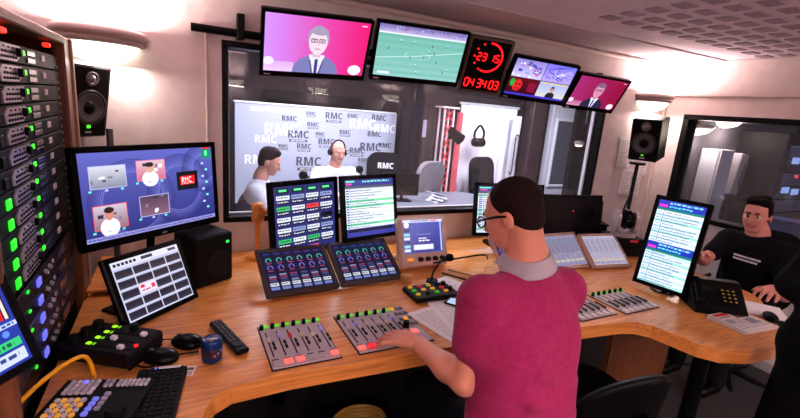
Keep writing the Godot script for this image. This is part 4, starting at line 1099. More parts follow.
func speaker(called: String, label: String, c: Vector3, yaw: float, tilt: float, w: float, h: float, d: float, cheeks: bool):
	var t := thing(called, label, "loudspeaker", T(c - Vector3(0, h / 2, 0), yaw))
	var x := T(Vector3(0, h / 2, 0), 0, tilt)
	begin(x); box(Vector3(0, 0, -d / 2), Vector3(w, h, d), 0.008); done("cabinet", mat(Color(0.05, 0.04, 0.045), 0.35), t)
	if cheeks:
		for s in [-1, 1]:
			begin(x); box(Vector3(s * (w / 2 + 0.004), 0, -d / 2 - 0.004), Vector3(0.012, h, d - 0.008), 0.003); done("side_cheek", mat(Color(0.17, 0.06, 0.05), 0.3), t)
	var q := x * Transform3D(Basis(Vector3(1, 0, 0), Vector3(0, 0, 1), Vector3(0, -1, 0)), Vector3(0, -h * 0.07, 0.0))
	var r := w * 0.38
	begin(q); lathe([Vector2(r * 1.12, 0.0), Vector2(r * 1.1, 0.008), Vector2(r * 0.98, 0.009), Vector2(r * 0.94, 0.004)], 32); done("woofer_ring", mat(Color(0.16, 0.15, 0.16), 0.35, 0.5), t)
	begin(q); lathe([Vector2(r * 0.97, 0.004), Vector2(r * 0.88, 0.010), Vector2(r * 0.78, 0.004), Vector2(r * 0.4, -0.016 + 0.018)], 32); done("woofer_cone", mat(Color(0.30, 0.28, 0.29), 0.55), t)
	begin(q); lathe([Vector2(r * 0.42, 0.002), Vector2(r * 0.3, 0.012), Vector2(r * 0.14, 0.017), Vector2(0, 0.018)], 24); done("dust_cap", mat(Color(0.03, 0.03, 0.03), 0.4), t)
	q = x * Transform3D(Basis(Vector3(1, 0, 0), Vector3(0, 0, 1), Vector3(0, -1, 0)), Vector3(0, h * 0.33, 0.0))
	var r2 := w * 0.15
	begin(q); lathe([Vector2(r2 * 1.1, 0.0), Vector2(r2 * 1.05, 0.007), Vector2(r2 * 0.8, 0.006), Vector2(r2 * 0.62, 0.002)], 24); done("tweeter_ring", mat(Color(0.45, 0.42, 0.44), 0.3, 0.7), t)
	begin(q); lathe([Vector2(r2 * 0.65, 0.002), Vector2(r2 * 0.4, 0.010), Vector2(0, 0.013)], 20); done("tweeter_dome", mat(Color(0.5, 0.48, 0.5), 0.3, 0.5), t)
	bpart("power_light", glow(Color(0.3, 1.0, 0.15), 1.6), t, Vector3(0, -h * 0.34, 0.003), Vector3(w * 0.09, w * 0.07, 0.004), 0.001, x)
	bpart("badge", mat(Color(0.6, 0.6, 0.62), 0.4), t, Vector3(0, -h * 0.42, 0.002), Vector3(w * 0.16, w * 0.05, 0.003), 0.0, x)
	if cheeks:
		begin(); cyl(Vector3(0, 0.04, -0.1), Vector3(0, -0.025, -0.14), 0.02, -1, 10); done("bracket", black(), t)

# ------------------------------------------------------------------ things on the desk
func build_desk_things():
	var bk := black(0.25)
	# large screen and the small tilted one
	var m := desk_monitor("wide_monitor", "large widescreen monitor showing a wall of small video views", Vector3(-0.08, 1.213, -2.0), 36.7, -3.7, 0.2, 0.605, 0.378, 0.022, screen_mat(img_wall_of_views(), 1.05), bk, 0.78, 0.008)
	word("maker_name", "acer", 0.008, mat(Color(0.8, 0.8, 0.82), 0.4), m, T(Vector3(0.02, 0.433 - 0.176, 0.016), 0, -3.7), 0.001, 400)
	m = desk_monitor("touch_monitor", "tilted square touch screen showing a grid of dark tiles", Vector3(-0.09, 0.902, -1.8), 46.5, -23.3, -1.9, 0.341, 0.262, 0.02, screen_mat(img_cart_grid(), 0.95), bk, 0.78, 0.0, false)
	begin(); box(Vector3(0, 0.03, -0.10), Vector3(0.10, 0.06, 0.03), 0.004); box(Vector3(0, 0.006, -0.09), Vector3(0.2, 0.012, 0.14), 0.003); done("easel", bk, m)
	# screen standing at the end of the rack
	m = desk_monitor("meter_monitor", "blue screen of level meters standing before the cabinet end", Vector3(-0.40, 1.118, -1.015), 57, -20, 0, 0.31, 0.235, 0.018, screen_mat(img_meters(), 1.0), bk)
	# desktop speaker
	var t := thing("desktop_speaker", "small dark grey desktop loudspeaker with a green light", "loudspeaker", T(Vector3(0.14, 0.78, -2.0), 30.7))
	bpart("cabinet", mat(Color(0.06, 0.055, 0.06), 0.5), t, Vector3(0, 0.116, -0.085), Vector3(0.184, 0.232, 0.17), 0.008)
	begin(Transform3D(Basis(Vector3(1, 0, 0), Vector3(0, 0, 1), Vector3(0, -1, 0)), Vector3(0.02, 0.09, 0))); lathe([Vector2(0.062, 0.0), Vector2(0.06, 0.006), Vector2(0.054, 0.004), Vector2(0.03, 0.001), Vector2(0.0, 0.006)], 24); done("driver", mat(Color(0.09, 0.085, 0.09), 0.5), t)
	bpart("power_light", glow(Color(0.2, 1.0, 0.25), 1.5), t, Vector3(0.062, 0.19, 0.002), Vector3(0.014, 0.01, 0.004), 0.001)
	# twin monitors and the console panels below them
	m = desk_monitor("button_monitor", "square monitor with rows of coloured playback buttons", Vector3(0.559, 1.065, -2.05), 15.6, -5.1, 2.1, 0.38, 0.371, 0.024, screen_mat(img_buttons(), 1.0), bk)
	bpart("badge", mat(Color(0.75, 0.55, 0.35), 0.4), m, Vector3(-0.14, 0.2850 + 0.1755, -0.004), Vector3(0.06, 0.010, 0.004), 0.0, T(Vector3.ZERO, 0, -5.1, 2.1))
	m = desk_monitor("rundown_monitor", "square monitor listing a programme schedule beside the coloured buttons", Vector3(0.901, 1.106, -2.05), 10.3, -10.4, 0.9, 0.343, 0.339, 0.022, screen_mat(img_rundown(5), 1.0), bk)
	var brown := mat(Color(0.20, 0.14, 0.13), 0.4)
	var tan_frame := mat(Color(0.70, 0.56, 0.52), 0.4)
	console_panel("dark mixer touch panel standing before the coloured-button monitor", Vector3(0.479, 0.868, -1.876), 3.8, -60.2, 0.334, 0.267, brown, screen_mat(img_mixer(0.0), 0.8))
	console_panel("dark mixer touch panel standing before the schedule monitor", Vector3(0.823, 0.868, -1.903), 4.3, -58.7, 0.331, 0.263, brown, screen_mat(img_mixer(0.0), 0.8))
	console_panel("dark mixer touch panel half hidden by the operator's head", Vector3(1.735, 0.868, -1.81), -2.0, -48, 0.30, 0.25, tan_frame, screen_mat(img_mixer(0.1), 1.0))
	console_panel("pale framed mixer panel beside the operator's shoulder", Vector3(2.065, 0.875, -1.755), 0.0, -45, 0.285, 0.235, tan_frame, screen_mat(img_mixer(0.75), 1.05))
	console_panel("pale framed mixer panel at the end of the row by the camera box", Vector3(2.351, 0.872, -1.707), -7.3, -49.3, 0.29, 0.238, tan_frame, screen_mat(img_mixer(0.95), 1.1))
	# silver touch screen
	t = thing("silver_touch_screen", "beige touch screen with four knobs and blue picture", "touch screen", T(Vector3(1.19, 0.78, -1.95), -0.6))
	var x := T(Vector3(0, 0.148, 0), 0, -18)
	var beige := mat(Color(0.76, 0.64, 0.58), 0.4)
	begin(x); box(Vector3(0, 0, -0.03), Vector3(0.298, 0.272, 0.06), 0.012); done("housing", beige, t)
	begin(x * Transform3D(Basis(), Vector3(-0.005, 0.03, 0.0012))); sheet(0.245, 0.18); done("screen", screen_mat(img_blue_panel(), 0.95), t)
	for k in 4:
		begin(x); cyl(Vector3(-0.03 + k * 0.045, -0.095, 0), Vector3(-0.03 + k * 0.045, -0.095, 0.018), 0.014, 0.012, 14); done("knob", mat(Color(0.12, 0.1, 0.1), 0.4), t)
	begin(x); box(Vector3(-0.09, -0.093, 0.002), Vector3(0.035, 0.014, 0.006), 0.001); done("orange_keys", glow(Color(1.0, 0.55, 0.1), 0.8), t)
	begin(); box(Vector3(0, 0.012, -0.08), Vector3(0.2, 0.024, 0.16), 0.006); cyl(Vector3(0, 0.02, -0.1), Vector3(0, 0.13, -0.07), 0.025, -1, 12); done("stand", mat(Color(0.5, 0.5, 0.52), 0.4), t)
	# monitors behind the operator's head
	desk_monitor("list_monitor", "monitor with pale lists behind the operator's head", Vector3(1.939, 1.033, -2.15), -12.4, -8.7, 0.2, 0.5, 0.346, 0.022, screen_mat(img_rundown(11, true), 0.9), bk)
	m = desk_monitor("blank_monitor", "switched-off black monitor with a tiny red light", Vector3(2.50, 0.985, -2.12), -12.1, -8.7, 0.6, 0.49, 0.29, 0.018, mat(Color(0.05, 0.035, 0.055), 0.25), bk)
	bpart("standby_light", glow(Color(1.0, 0.2, 0.2), 1.5), m, Vector3(0.0, 0.205 + 0.03, 0.004), Vector3(0.006, 0.006, 0.004))
	# upright schedule screen on the return
	m = desk_monitor("portrait_monitor", "tall portrait monitor with a bright schedule on the desk return", Vector3(2.286, 1.045, -1.287), -80, -9.9, 0.3, 0.266, 0.49, 0.022, screen_mat(img_portrait(), 1.05), bk)
	bpart("badge", glow(Color(1.0, 0.1, 0.12), 0.8), m, Vector3(0.03, 0.265 + 0.233, 0.004), Vector3(0.03, 0.008, 0.004), 0.0, T(Vector3(0, 0.0, -0.046), 0, -9.9))
	# camera on a black box, laptop
	t = thing("equipment_box", "black equipment box under the robotic camera", "box", T(Vector3(2.72, 0.78, -1.86), -20))
	bpart("case", mat(Color(0.05, 0.045, 0.05), 0.5), t, Vector3(0, 0.06, 0), Vector3(0.22, 0.12, 0.2), 0.006)
	bpart("front_slot", mat(Color(0.015, 0.015, 0.015), 0.6), t, Vector3(-0.02, 0.07, 0.1), Vector3(0.14, 0.02, 0.006))
	bpart("label_strip", mat(Color(0.85, 0.15, 0.2), 0.5), t, Vector3(0.02, 0.108, 0.101), Vector3(0.06, 0.014, 0.003))
	ptz(Vector3(2.72, 0.90, -1.86))
	t = thing("laptop", "small dark laptop propped open under the loudspeaker stand", "laptop", T(Vector3(2.79, 0.90, -2.2), -30))
	bpart("riser", black(), t, Vector3(0, -0.06, 0.02), Vector3(0.2, 0.12, 0.16), 0.004)
	bpart("keyboard_base", black(), t, Vector3(0, 0.006, 0.03), Vector3(0.22, 0.012, 0.15), 0.003)
	bpart("lid", black(), t, Vector3(0, 0.075, 0), Vector3(0.22, 0.15, 0.01), 0.003, T(Vector3(0, 0.012, -0.045), 0, -12))
	begin(T(Vector3(0, 0.012, -0.045), 0, -12) * Transform3D(Basis(), Vector3(0, 0.077, 0.0055))); sheet(0.2, 0.13); done("screen", screen_mat(img_mixer(0.8), 0.5), t)
	# fader panels let into the desk
	fader_panel("grey fader panel with six faders by the remote control", Vector3(0.365, 0.78, -1.393), 0.235, 0.295, false, false)
	fader_panel("grey fader panel with yellow keys under the operator's hand", Vector3(0.695, 0.78, -1.388), 0.305, 0.29, true, false)
	fader_panel("white fader panel partly covered by the operator's arm", Vector3(1.675, 0.78, -1.28), 0.24, 0.22, false, true)
	fader_panel("white fader panel before the tall portrait monitor", Vector3(1.955, 0.78, -1.265), 0.25, 0.22, false, true)
	# button box with gooseneck microphone
	t = thing("button_box", "small dark control box with yellow and red buttons", "control box", T(Vector3(1.05, 0.78, -1.615), 0))
	bpart("case", mat(Color(0.10, 0.085, 0.09), 0.4), t, Vector3(0, 0.012, 0), Vector3(0.235, 0.024, 0.145), 0.004)
	var cols := [Color(1.0, 0.75, 0.1), Color(0.95, 0.15, 0.1), Color(1.0, 0.75, 0.1), Color(0.05, 0.05, 0.05), Color(0.2, 0.8, 0.2), Color(1.0, 0.7, 0.1)]
	for k in 12:
		bpart("button", glow(cols[k % 6], 0.35) if k % 6 != 3 else black(), t, Vector3(-0.09 + (k % 4) * 0.05, 0.028, -0.045 + (k / 4) * 0.04), Vector3(0.022, 0.01, 0.016), 0.003)
	for k in 2:
		begin(); cyl(Vector3(0.09, 0.024, -0.04 + k * 0.06), Vector3(0.09, 0.04, -0.04 + k * 0.06), 0.013, 0.011, 12); done("knob", black(), t)
	t = thing("gooseneck_microphone", "black gooseneck microphone bending over the control box", "microphone", T(Vector3(1.13, 0.78, -1.74)))
	begin(); cyl(Vector3.ZERO, Vector3(0, 0.015, 0), 0.03, -1, 14); done("base", black(), t)
	begin(); tube(smooth_path([Vector3(0, 0.01, 0), Vector3(0.0, 0.05, 0.0), Vector3(0.03, 0.11, 0.01), Vector3(0.07, 0.135, 0.02)]), 0.005, 6); done("gooseneck", black(), t)
	begin(); lathe([Vector2(0, -0.022), Vector2(0.018, -0.014), Vector2(0.022, 0.0), Vector2(0.016, 0.016), Vector2(0, 0.022)], 14); var head := done("windshield", mat(Color(0.03, 0.03, 0.035), 0.9), t); head.position = Vector3(0.075, 0.135, 0.022)
	# papers, phone
	var i := 0
	for q in [[0.965, -1.36, 12.0, "sheet of typed paper lying beside the operator's forearm"], [1.06, -1.40, -8.0, "sheet of typed paper lying under the white mobile phone"], [1.20, -1.63, 20.0, "loose sheet of paper lying behind the control box"]]:
		paper("paper_sheet", q[3], Vector3(q[0], 0.781 + 0.0012 * i, q[1]), q[2], 0.19, 0.27, i + 5, "papers on the desk")
		i += 1
	t = thing("mobile_phone", "white mobile phone with a pale screen on the papers", "phone", T(Vector3(1.115, 0.785, -1.47), 35))
	bpart("body", mat(Color(0.08, 0.08, 0.1), 0.3), t, Vector3(0, 0.004, 0), Vector3(0.066, 0.008, 0.13), 0.003)
	bpart("screen", glow(Color(0.7, 0.8, 1.0), 0.7), t, Vector3(0, 0.0085, 0), Vector3(0.058, 0.001, 0.105))
	for q in [[[Vector3(1.24, 0.79, -1.82), Vector3(1.32, 0.80, -1.66), Vector3(1.38, 0.795, -1.72), Vector3(1.52, 0.80, -1.58), Vector3(1.44, 0.79, -1.46)], black(), "black cable looping over the desk behind the operator"], [[Vector3(1.30, 0.79, -1.85), Vector3(1.38, 0.81, -1.62), Vector3(1.3, 0.795, -1.52), Vector3(1.46, 0.79, -1.52)], mat(Color(0.55, 0.42, 0.3), 0.5), "tan cable looping over the desk behind the operator"], [[Vector3(1.2, 0.79, -1.95), Vector3(1.33, 0.85, -1.85), Vector3(1.5, 0.87, -1.82), Vector3(1.62, 0.80, -1.92)], black(), "thin black cable arching to the half hidden mixer panel"]]:
		begin(); tube(smooth_path(q[0], 8), 0.005, 6); tag(done("desk_cable", q[1]), q[2], "cable")
	t = thing("cardboard_block", "small tan cardboard block beside the mixer panels", "block", T(Vector3(1.0, 0.78, -1.78), 5))
	bpart("block", mat(Color(0.72, 0.52, 0.28), 0.7), t, Vector3(0, 0.02, 0), Vector3(0.05, 0.04, 0.04), 0.004)
	# wooden clamp stand behind the twin monitors
	t = thing("wooden_hanger", "turned wooden headphone hanger behind the coloured-button monitor", "hanger", T(Vector3(0.37, 0.78, -2.30)))
	begin(); cyl(Vector3(0, 0, 0), Vector3(0, 0.02, 0), 0.06, -1, 18); done("base", wood(), t)
	begin(); lathe([Vector2(0, 0.2), Vector2(0.03, 0.205), Vector2(0.034, 0.23), Vector2(0.028, 0.25), Vector2(0.034, 0.27), Vector2(0.03, 0.30), Vector2(0, 0.305)], 18); cyl(Vector3(0, 0.02, 0), Vector3(0, 0.21, 0), 0.014, -1, 12); done("post", wood(), t)
	begin(); cyl(Vector3(0.02, 0.255, 0), Vector3(0.13, 0.26, 0.02), 0.016, 0.02, 12); done("arm", wood(), t)
	# intercom box with sliders
	intercom()
	switcher()
	keyboard()
	for q in [[Vector3(-0.068, 0.78, -1.43), 70.0, "black computer mouse beside the keyboard", [Vector3(-0.06, 0.012, 0), Vector3(-0.14, 0.006, 0.0), Vector3(-0.20, 0.006, 0.05)]], [Vector3(0.01, 0.78, -1.50), 60.0, "black computer mouse below the tilted touch screen", [Vector3(-0.06, 0.012, 0), Vector3(-0.14, 0.006, -0.02), Vector3(-0.22, 0.006, -0.04)]]]:
		t = thing("computer_mouse", q[2], "mouse", T(q[0], q[1]), "computer mice")
		blob([ell(Vector3(0, 0.008, 0), Vector3(0.032, 0.026, 0.052)), ell(Vector3(0, 0.006, 0.015), Vector3(0.034, 0.022, 0.038))], 0.004, "shell", mat(Color(0.03, 0.03, 0.035), 0.3), t)
		begin(); cyl(Vector3(-0.004, 0.03, -0.024), Vector3(0.004, 0.03, -0.024), 0.008, -1, 10); done("wheel", mat(Color(0.2, 0.2, 0.2), 0.5), t)
		var pth := []
		for v in q[3]: pth.append(Vector3(v.z, v.y, v.x))
		begin(); tube(smooth_path([Vector3(0, 0.008, -0.045)] + pth), 0.0022, 5); done("lead", black(), t)
	# drink can
	t = thing("drink_can", "short blue drink can with a printed label", "can", T(Vector3(0.082, 0.78, -1.375)))
	begin(); lathe([Vector2(0, 0), Vector2(0.026, 0), Vector2(0.031, 0.006), Vector2(0.032, 0.02), Vector2(0.032, 0.066), Vector2(0.029, 0.074), Vector2(0.027, 0.078), Vector2(0.024, 0.076), Vector2(0, 0.074)], 28); done("body", mat(Color(0.04, 0.20, 0.45), 0.25, 0.3), t)
	begin(); lathe([Vector2(0.0322, 0.022), Vector2(0.0325, 0.024), Vector2(0.0325, 0.05), Vector2(0.0322, 0.052)], 28); done("label_band", mat(Color(0.10, 0.08, 0.16), 0.3), t)
	for k in 10:
		var a := 0.2 + k * 0.33
		bpart("label_mark", mat(Color(0.8, 0.35, 0.5) if k % 3 == 0 else Color(0.75, 0.8, 0.9), 0.4), t, Vector3(0, 0.03 + 0.006 * (k % 3), 0.0326), Vector3(0.006, 0.004, 0.001), 0.0, T(Vector3.ZERO, rad_to_deg(a)))
	begin(); lathe([Vector2(0, 0.0752), Vector2(0.02, 0.0765), Vector2(0.02, 0.0775), Vector2(0, 0.0775)], 20); done("lid", mat(Color(0.6, 0.6, 0.68), 0.25, 0.7), t)
	# remote control
	t = thing("remote_control", "long black remote control with rows of keys", "remote control", T(Vector3(0.143, 0.78, -1.49), 16))
	bpart("body", mat(Color(0.03, 0.03, 0.035), 0.35), t, Vector3(0, 0.011, 0), Vector3(0.046, 0.02, 0.25), 0.006)
	for r in 10:
		for c in 3: bpart("key", mat(Color(0.35, 0.33, 0.36), 0.5), t, Vector3(-0.013 + c * 0.013, 0.0225, -0.105 + r * 0.017), Vector3(0.008, 0.004, 0.008), 0.001)
	begin(); cyl(Vector3(0, 0.02, 0.085), Vector3(0, 0.024, 0.085), 0.016, -1, 16); done("round_pad", mat(Color(0.12, 0.12, 0.13), 0.4), t)
	# printed card
	var im := pic(64, 48, Color(0.92, 0.88, 0.84)); ir(im, 4, 4, 34, 18, Color(0.95, 0.6, 0.15)); ir(im, 40, 6, 20, 14, Color(0.3, 0.25, 0.25))
	for k in 4: iscribble(im, 5, 26 + k * 5, 54, 3, Color(0.3, 0.22, 0.2), k + 2)
	t = thing("printed_card", "small printed card with an orange block lying by the keyboard", "card", T(Vector3(0.0, 0.781, -1.335), -15))
	bpart("card", mat(Color(0.92, 0.88, 0.84), 0.6), t, Vector3(0, 0.0005, 0), Vector3(0.06, 0.001, 0.05))
	begin(Transform3D(Basis(Vector3(1, 0, 0), PI * -0.5), Vector3(0, 0.0012, 0))); sheet(0.06, 0.05); done("print", print_mat(im), t)
	# yellow cable
	begin(); tube(smooth_path([Vector3(-0.44, 0.80, -0.95), Vector3(-0.40, 0.83, -1.12), Vector3(-0.325, 0.87, -1.26), Vector3(-0.255, 0.87, -1.36), Vector3(-0.235, 0.80, -1.38), Vector3(-0.235, 0.788, -1.36)], 8), 0.006, 8)
	tag(done("yellow_cable", mat(Color(0.95, 0.65, 0.05), 0.4)), "yellow cable arching from the blue meter screen to the control panel", "cable")
	# small lens caps by the raised shelf
	t = thing("lens_tube", "short ribbed black tube on the raised shelf", "tube", T(Vector3(-0.215, 0.81, -2.06)))
	begin(); lathe([Vector2(0, 0), Vector2(0.03, 0), Vector2(0.03, 0.016), Vector2(0.026, 0.018), Vector2(0.026, 0.026), Vector2(0.031, 0.028), Vector2(0.031, 0.05), Vector2(0.024, 0.054), Vector2(0.02, 0.05), Vector2(0, 0.05)], 20); done("barrel", mat(Color(0.10, 0.10, 0.11), 0.35), t)
	begin(); lathe([Vector2(0.0312, 0.03), Vector2(0.0325, 0.034), Vector2(0.0312, 0.038)], 20); done("silver_ring", mat(Color(0.5, 0.5, 0.52), 0.3, 0.8), t)
	begin(); tube(smooth_path([Vector3(-0.30, 0.815, -2.30), Vector3(-0.24, 0.83, -2.2), Vector3(-0.16, 0.815, -2.22), Vector3(-0.06, 0.79, -2.15), Vector3(0.02, 0.79, -2.2)], 8), 0.005, 6)
	tag(done("monitor_lead", black()), "black lead lying behind the large widescreen monitor", "cable")
	# return: telephone, newspaper, papers
	telephone()
	newspaper()
	paper("paper_sheet", "blank white paper sheet lying beyond the newspaper on the desk return", Vector3(2.60, 0.781, -0.985), 35, 0.2, 0.24, 40, "papers on the desk")
	t = thing("black_pouch", "small black pouch lying at the edge of the desk return", "pouch", T(Vector3(2.52, 0.78, -0.885), 40))
	blob([ell(Vector3(0, 0.012, 0), Vector3(0.05, 0.018, 0.03)), ell(Vector3(0.03, 0.01, 0.005), Vector3(0.03, 0.015, 0.022))], 0.004, "pouch_body", black(0.5), t)
	bpart("flap", black(0.4), t, Vector3(0.0, 0.026, 0), Vector3(0.05, 0.006, 0.035), 0.002)
	t = thing("printout_stack", "pale stack of curled printouts beyond the portrait monitor", "papers", T(Vector3(2.62, 0.78, -1.36), 20))
	for k in 3: bpart("printout", mat(Color(0.75, 0.72, 0.72), 0.8), t, Vector3(0.0, 0.01 + k * 0.014, 0), Vector3(0.2, 0.004, 0.14), 0.0, T(Vector3.ZERO, k * 15.0, 2.0 * k, -2.0 * k))
	t = thing("desk_microphone", "small black microphone on a bent stalk beyond the portrait monitor", "microphone", T(Vector3(2.72, 0.78, -1.5)))
	begin(); cyl(Vector3.ZERO, Vector3(0, 0.02, 0), 0.05, -1, 14); done("base", black(), t)
	begin(); tube(smooth_path([Vector3(0, 0.02, 0), Vector3(0.02, 0.1, 0.0), Vector3(-0.02, 0.17, 0.02)]), 0.006); done("stalk", black(), t)
	begin(); lathe([Vector2(0, -0.03), Vector2(0.02, -0.02), Vector2(0.024, 0.0), Vector2(0.018, 0.02), Vector2(0, 0.028)], 14); head = done("windshield", mat(Color(0.03, 0.03, 0.035), 0.9), t); head.position = Vector3(-0.025, 0.19, 0.022)
	# empty chair beside the operator, visitor's chair
	shell_chair()
	studio_chair(Vector3(3.42, -0.06, -1.36), -75, mat(Color(0.05, 0.05, 0.06), 0.6), "black office chair under the visitor in the printed t-shirt", true)
	# bag and coiled cable under the desk
	t = thing("cable_coil", "coil of yellowish cable lying on a box under the desk", "cable coil", T(Vector3(0.62, 0.35, -1.38)))
	for k in 4:
		var ring := []
		for j in 25: ring.append(Vector3(cos(TAU * j / 24) * (0.09 + 0.006 * k), 0.012 * k + 0.008, sin(TAU * j / 24) * (0.07 + 0.005 * k)))
		begin(); tube(ring, 0.007, 6); done("loop", mat(Color(0.55, 0.42, 0.16), 0.5), t)
	t = thing("storage_box", "dark box standing on the floor under the desk", "box", T(Vector3(0.62, 0, -1.42)))
	bpart("body", black(0.6), t, Vector3(0, 0.165, 0), Vector3(0.36, 0.33, 0.3), 0.008)
	bpart("lid", black(0.5), t, Vector3(0, 0.34, 0), Vector3(0.37, 0.02, 0.31), 0.004)

func console_panel(label: String, c: Vector3, yaw: float, tilt: float, w: float, h: float, frame: Material, m: Material):
	var t := thing("mixer_panel", label, "mixer panel", T(Vector3(c.x, 0.78, c.z), yaw), "tilted mixer panels on the desk")
	var x := T(Vector3(0, c.y - 0.78, 0), 0, tilt)
	display(t, x, w, h, 0.018, m, frame, 0.022)
	var back := x * Vector3(0, h * 0.25, -0.02)
	begin(); box(Vector3(0, back.y / 2, back.z), Vector3(0.1, back.y, 0.03), 0.003); box(Vector3(0, 0.004, back.z + 0.02), Vector3(0.16, 0.008, 0.12), 0.002); done("stand", mat(Color(0.4, 0.4, 0.42), 0.4, 0.4), t)

func ptz(p: Vector3):
	var t := thing("robotic_camera", "silver and black robotic video camera on a black box", "camera", T(p, -28))
	var sil := mat(Color(0.70, 0.64, 0.66), 0.35, 0.2)
	begin(); prism(rrect(0.15, 0.13, 0.05), 0.0, 0.03, true); done("base", sil, t)
	for s in [-1, 1]:
		begin(T(Vector3(s * 0.062, 0.10, 0), 90 * s, 0)); begin(Transform3D(Basis(Vector3(0, 0, 1), Vector3(1, 0, 0), Vector3(0, 1, 0)), Vector3(s * 0.062, 0.10, 0))); prism(rrect(0.09, 0.15, 0.04), -0.012, 0.012, true); done("yoke_arm", sil, t)
	blob([ell(Vector3(0, 0.11, 0), Vector3(0.05, 0.06, 0.055)), ell(Vector3(0, 0.15, -0.005), Vector3(0.048, 0.035, 0.05))], 0.006, "camera_head", black(0.3), t)
	begin(); cyl(Vector3(0, 0.10, 0.04), Vector3(0, 0.095, 0.07), 0.034, 0.03, 20); done("lens", mat(Color(0.015, 0.015, 0.02), 0.1), t)

func fader_panel(label: String, p: Vector3, w: float, d: float, keys: bool, pale: bool):
	var t := thing("fader_panel", label, "fader panel", T(p), "fader panels let into the desk")
	var plate := mat(Color(0.68, 0.62, 0.65), 0.5) if not pale else mat(Color(0.70, 0.64, 0.65), 0.45, 0.1)
	bpart("rim", mat(Color(0.09, 0.08, 0.09), 0.5), t, Vector3(0, 0.001, 0), Vector3(w, 0.004, d), 0.001)
	bpart("plate", plate, t, Vector3(0, 0.003, 0), Vector3(w - 0.008, 0.006, d - 0.008), 0.001)
	var n := 6
	var span := w if not keys else w * 0.78
	for c in n:
		var x := -w / 2 + span * (c + 0.5) / n
		bpart("channel_light", glow(Color(0.45, 0.95, 0.1), 0.55), t, Vector3(x + 0.006, 0.008, -d * 0.44), Vector3(span / n * 0.62, 0.006, 0.016), 0.001)
		begin(); cyl(Vector3(x - 0.008, 0.006, -d * 0.40), Vector3(x - 0.008, 0.024, -d * 0.40), 0.0085, 0.007, 12); done("knob", black(), t)
		bpart("slot", mat(Color(0.05, 0.05, 0.055), 0.6), t, Vector3(x, 0.0065, -d * 0.02), Vector3(0.004, 0.002, d * 0.56))
		for k in 2: bpart("small_key", black(), t, Vector3(x + 0.014, 0.008, -d * 0.02 + k * d * 0.10), Vector3(0.008, 0.006, 0.02), 0.001)
		var fc := mat(Color(0.80, 0.70, 0.62), 0.5)
		if c in [1, 5]: fc = mat(Color(0.62, 0.62, 0.95), 0.5)
		if c == 2 and not keys and not pale: fc = mat(Color(0.85, 0.04, 0.05), 0.4)
		if pale: fc = mat(Color(0.25, 0.22, 0.24), 0.5)
		var z: float = -d * [0.10, 0.17, 0.13, 0.10, 0.08, 0.18][c] if not pale else d * [0.2, 0.22, 0.18, 0.22, 0.2, 0.21][c]
		begin(); box(Vector3(x, 0.012, z), Vector3(0.012, 0.012, 0.022), 0.003); done("fader_cap", fc, t)
		if c in ([1, 2, 5] if not keys else [0, 1]) and not pale: bpart("cue_button", glow(Color(1.0, 0.45, 0.42) if not (keys and c == 1) else Color(1.0, 0.1, 0.15), 0.75), t, Vector3(x, 0.010, d * 0.40), Vector3(span / n * 0.75, 0.009, 0.028), 0.003)
		else: bpart("cue_button", plate if not pale else mat(Color(0.85, 0.8, 0.8), 0.5), t, Vector3(x, 0.009, d * 0.40), Vector3(span / n * 0.6, 0.006, 0.03), 0.002)
		bpart("cue_mark", black(), t, Vector3(x, 0.0075, d * 0.33), Vector3(span / n * 0.55, 0.003, 0.006))
	if keys:
		for r in 4:
			for c in 3:
				bpart("yellow_key" if (r + c) % 3 == 0 and c < 2 else "grey_key", glow(Color(1.0, 0.66, 0.08), 0.7) if (r + c) % 3 == 0 and c < 2 else mat(Color(0.45, 0.42, 0.45), 0.5), t, Vector3(w * 0.33 + c * 0.021, 0.009, -d * 0.44 + r * 0.045), Vector3(0.015, 0.007, 0.02), 0.002)
		for c in 2: bpart("talk_button", glow(Color(1.0, 0.45, 0.42), 0.75), t, Vector3(w * 0.20 + c * 0.045, 0.010, d * 0.24), Vector3(0.03, 0.009, 0.03), 0.003)
		begin(); cyl(Vector3(w * 0.30, 0.006, d * 0.08), Vector3(w * 0.30, 0.03, d * 0.08), 0.014, 0.012, 14); done("knob", black(), t)

func paper(called: String, label: String, p: Vector3, yaw: float, w: float, h: float, sd: int, group: String):
	var im := pic(96, 128, Color(0.93, 0.90, 0.90))
	if sd < 40:
		for k in 15: iscribble(im, 12, 14 + k * 7, 70 - (k * 13 + sd) % 30, 2, Color(0.62, 0.58, 0.6), sd + k)
	var n := thing(called, label, "paper", T(p, yaw), group)
	bpart("sheet", mat(Color(0.93, 0.9, 0.9), 0.8), n, Vector3(0, 0.0004, 0), Vector3(w, 0.0008, h))
	begin(Transform3D(Basis(Vector3(1, 0, 0), -PI / 2), Vector3(0, 0.0009, 0))); sheet(w, h); done("print", print_mat(im, 0.8), n)

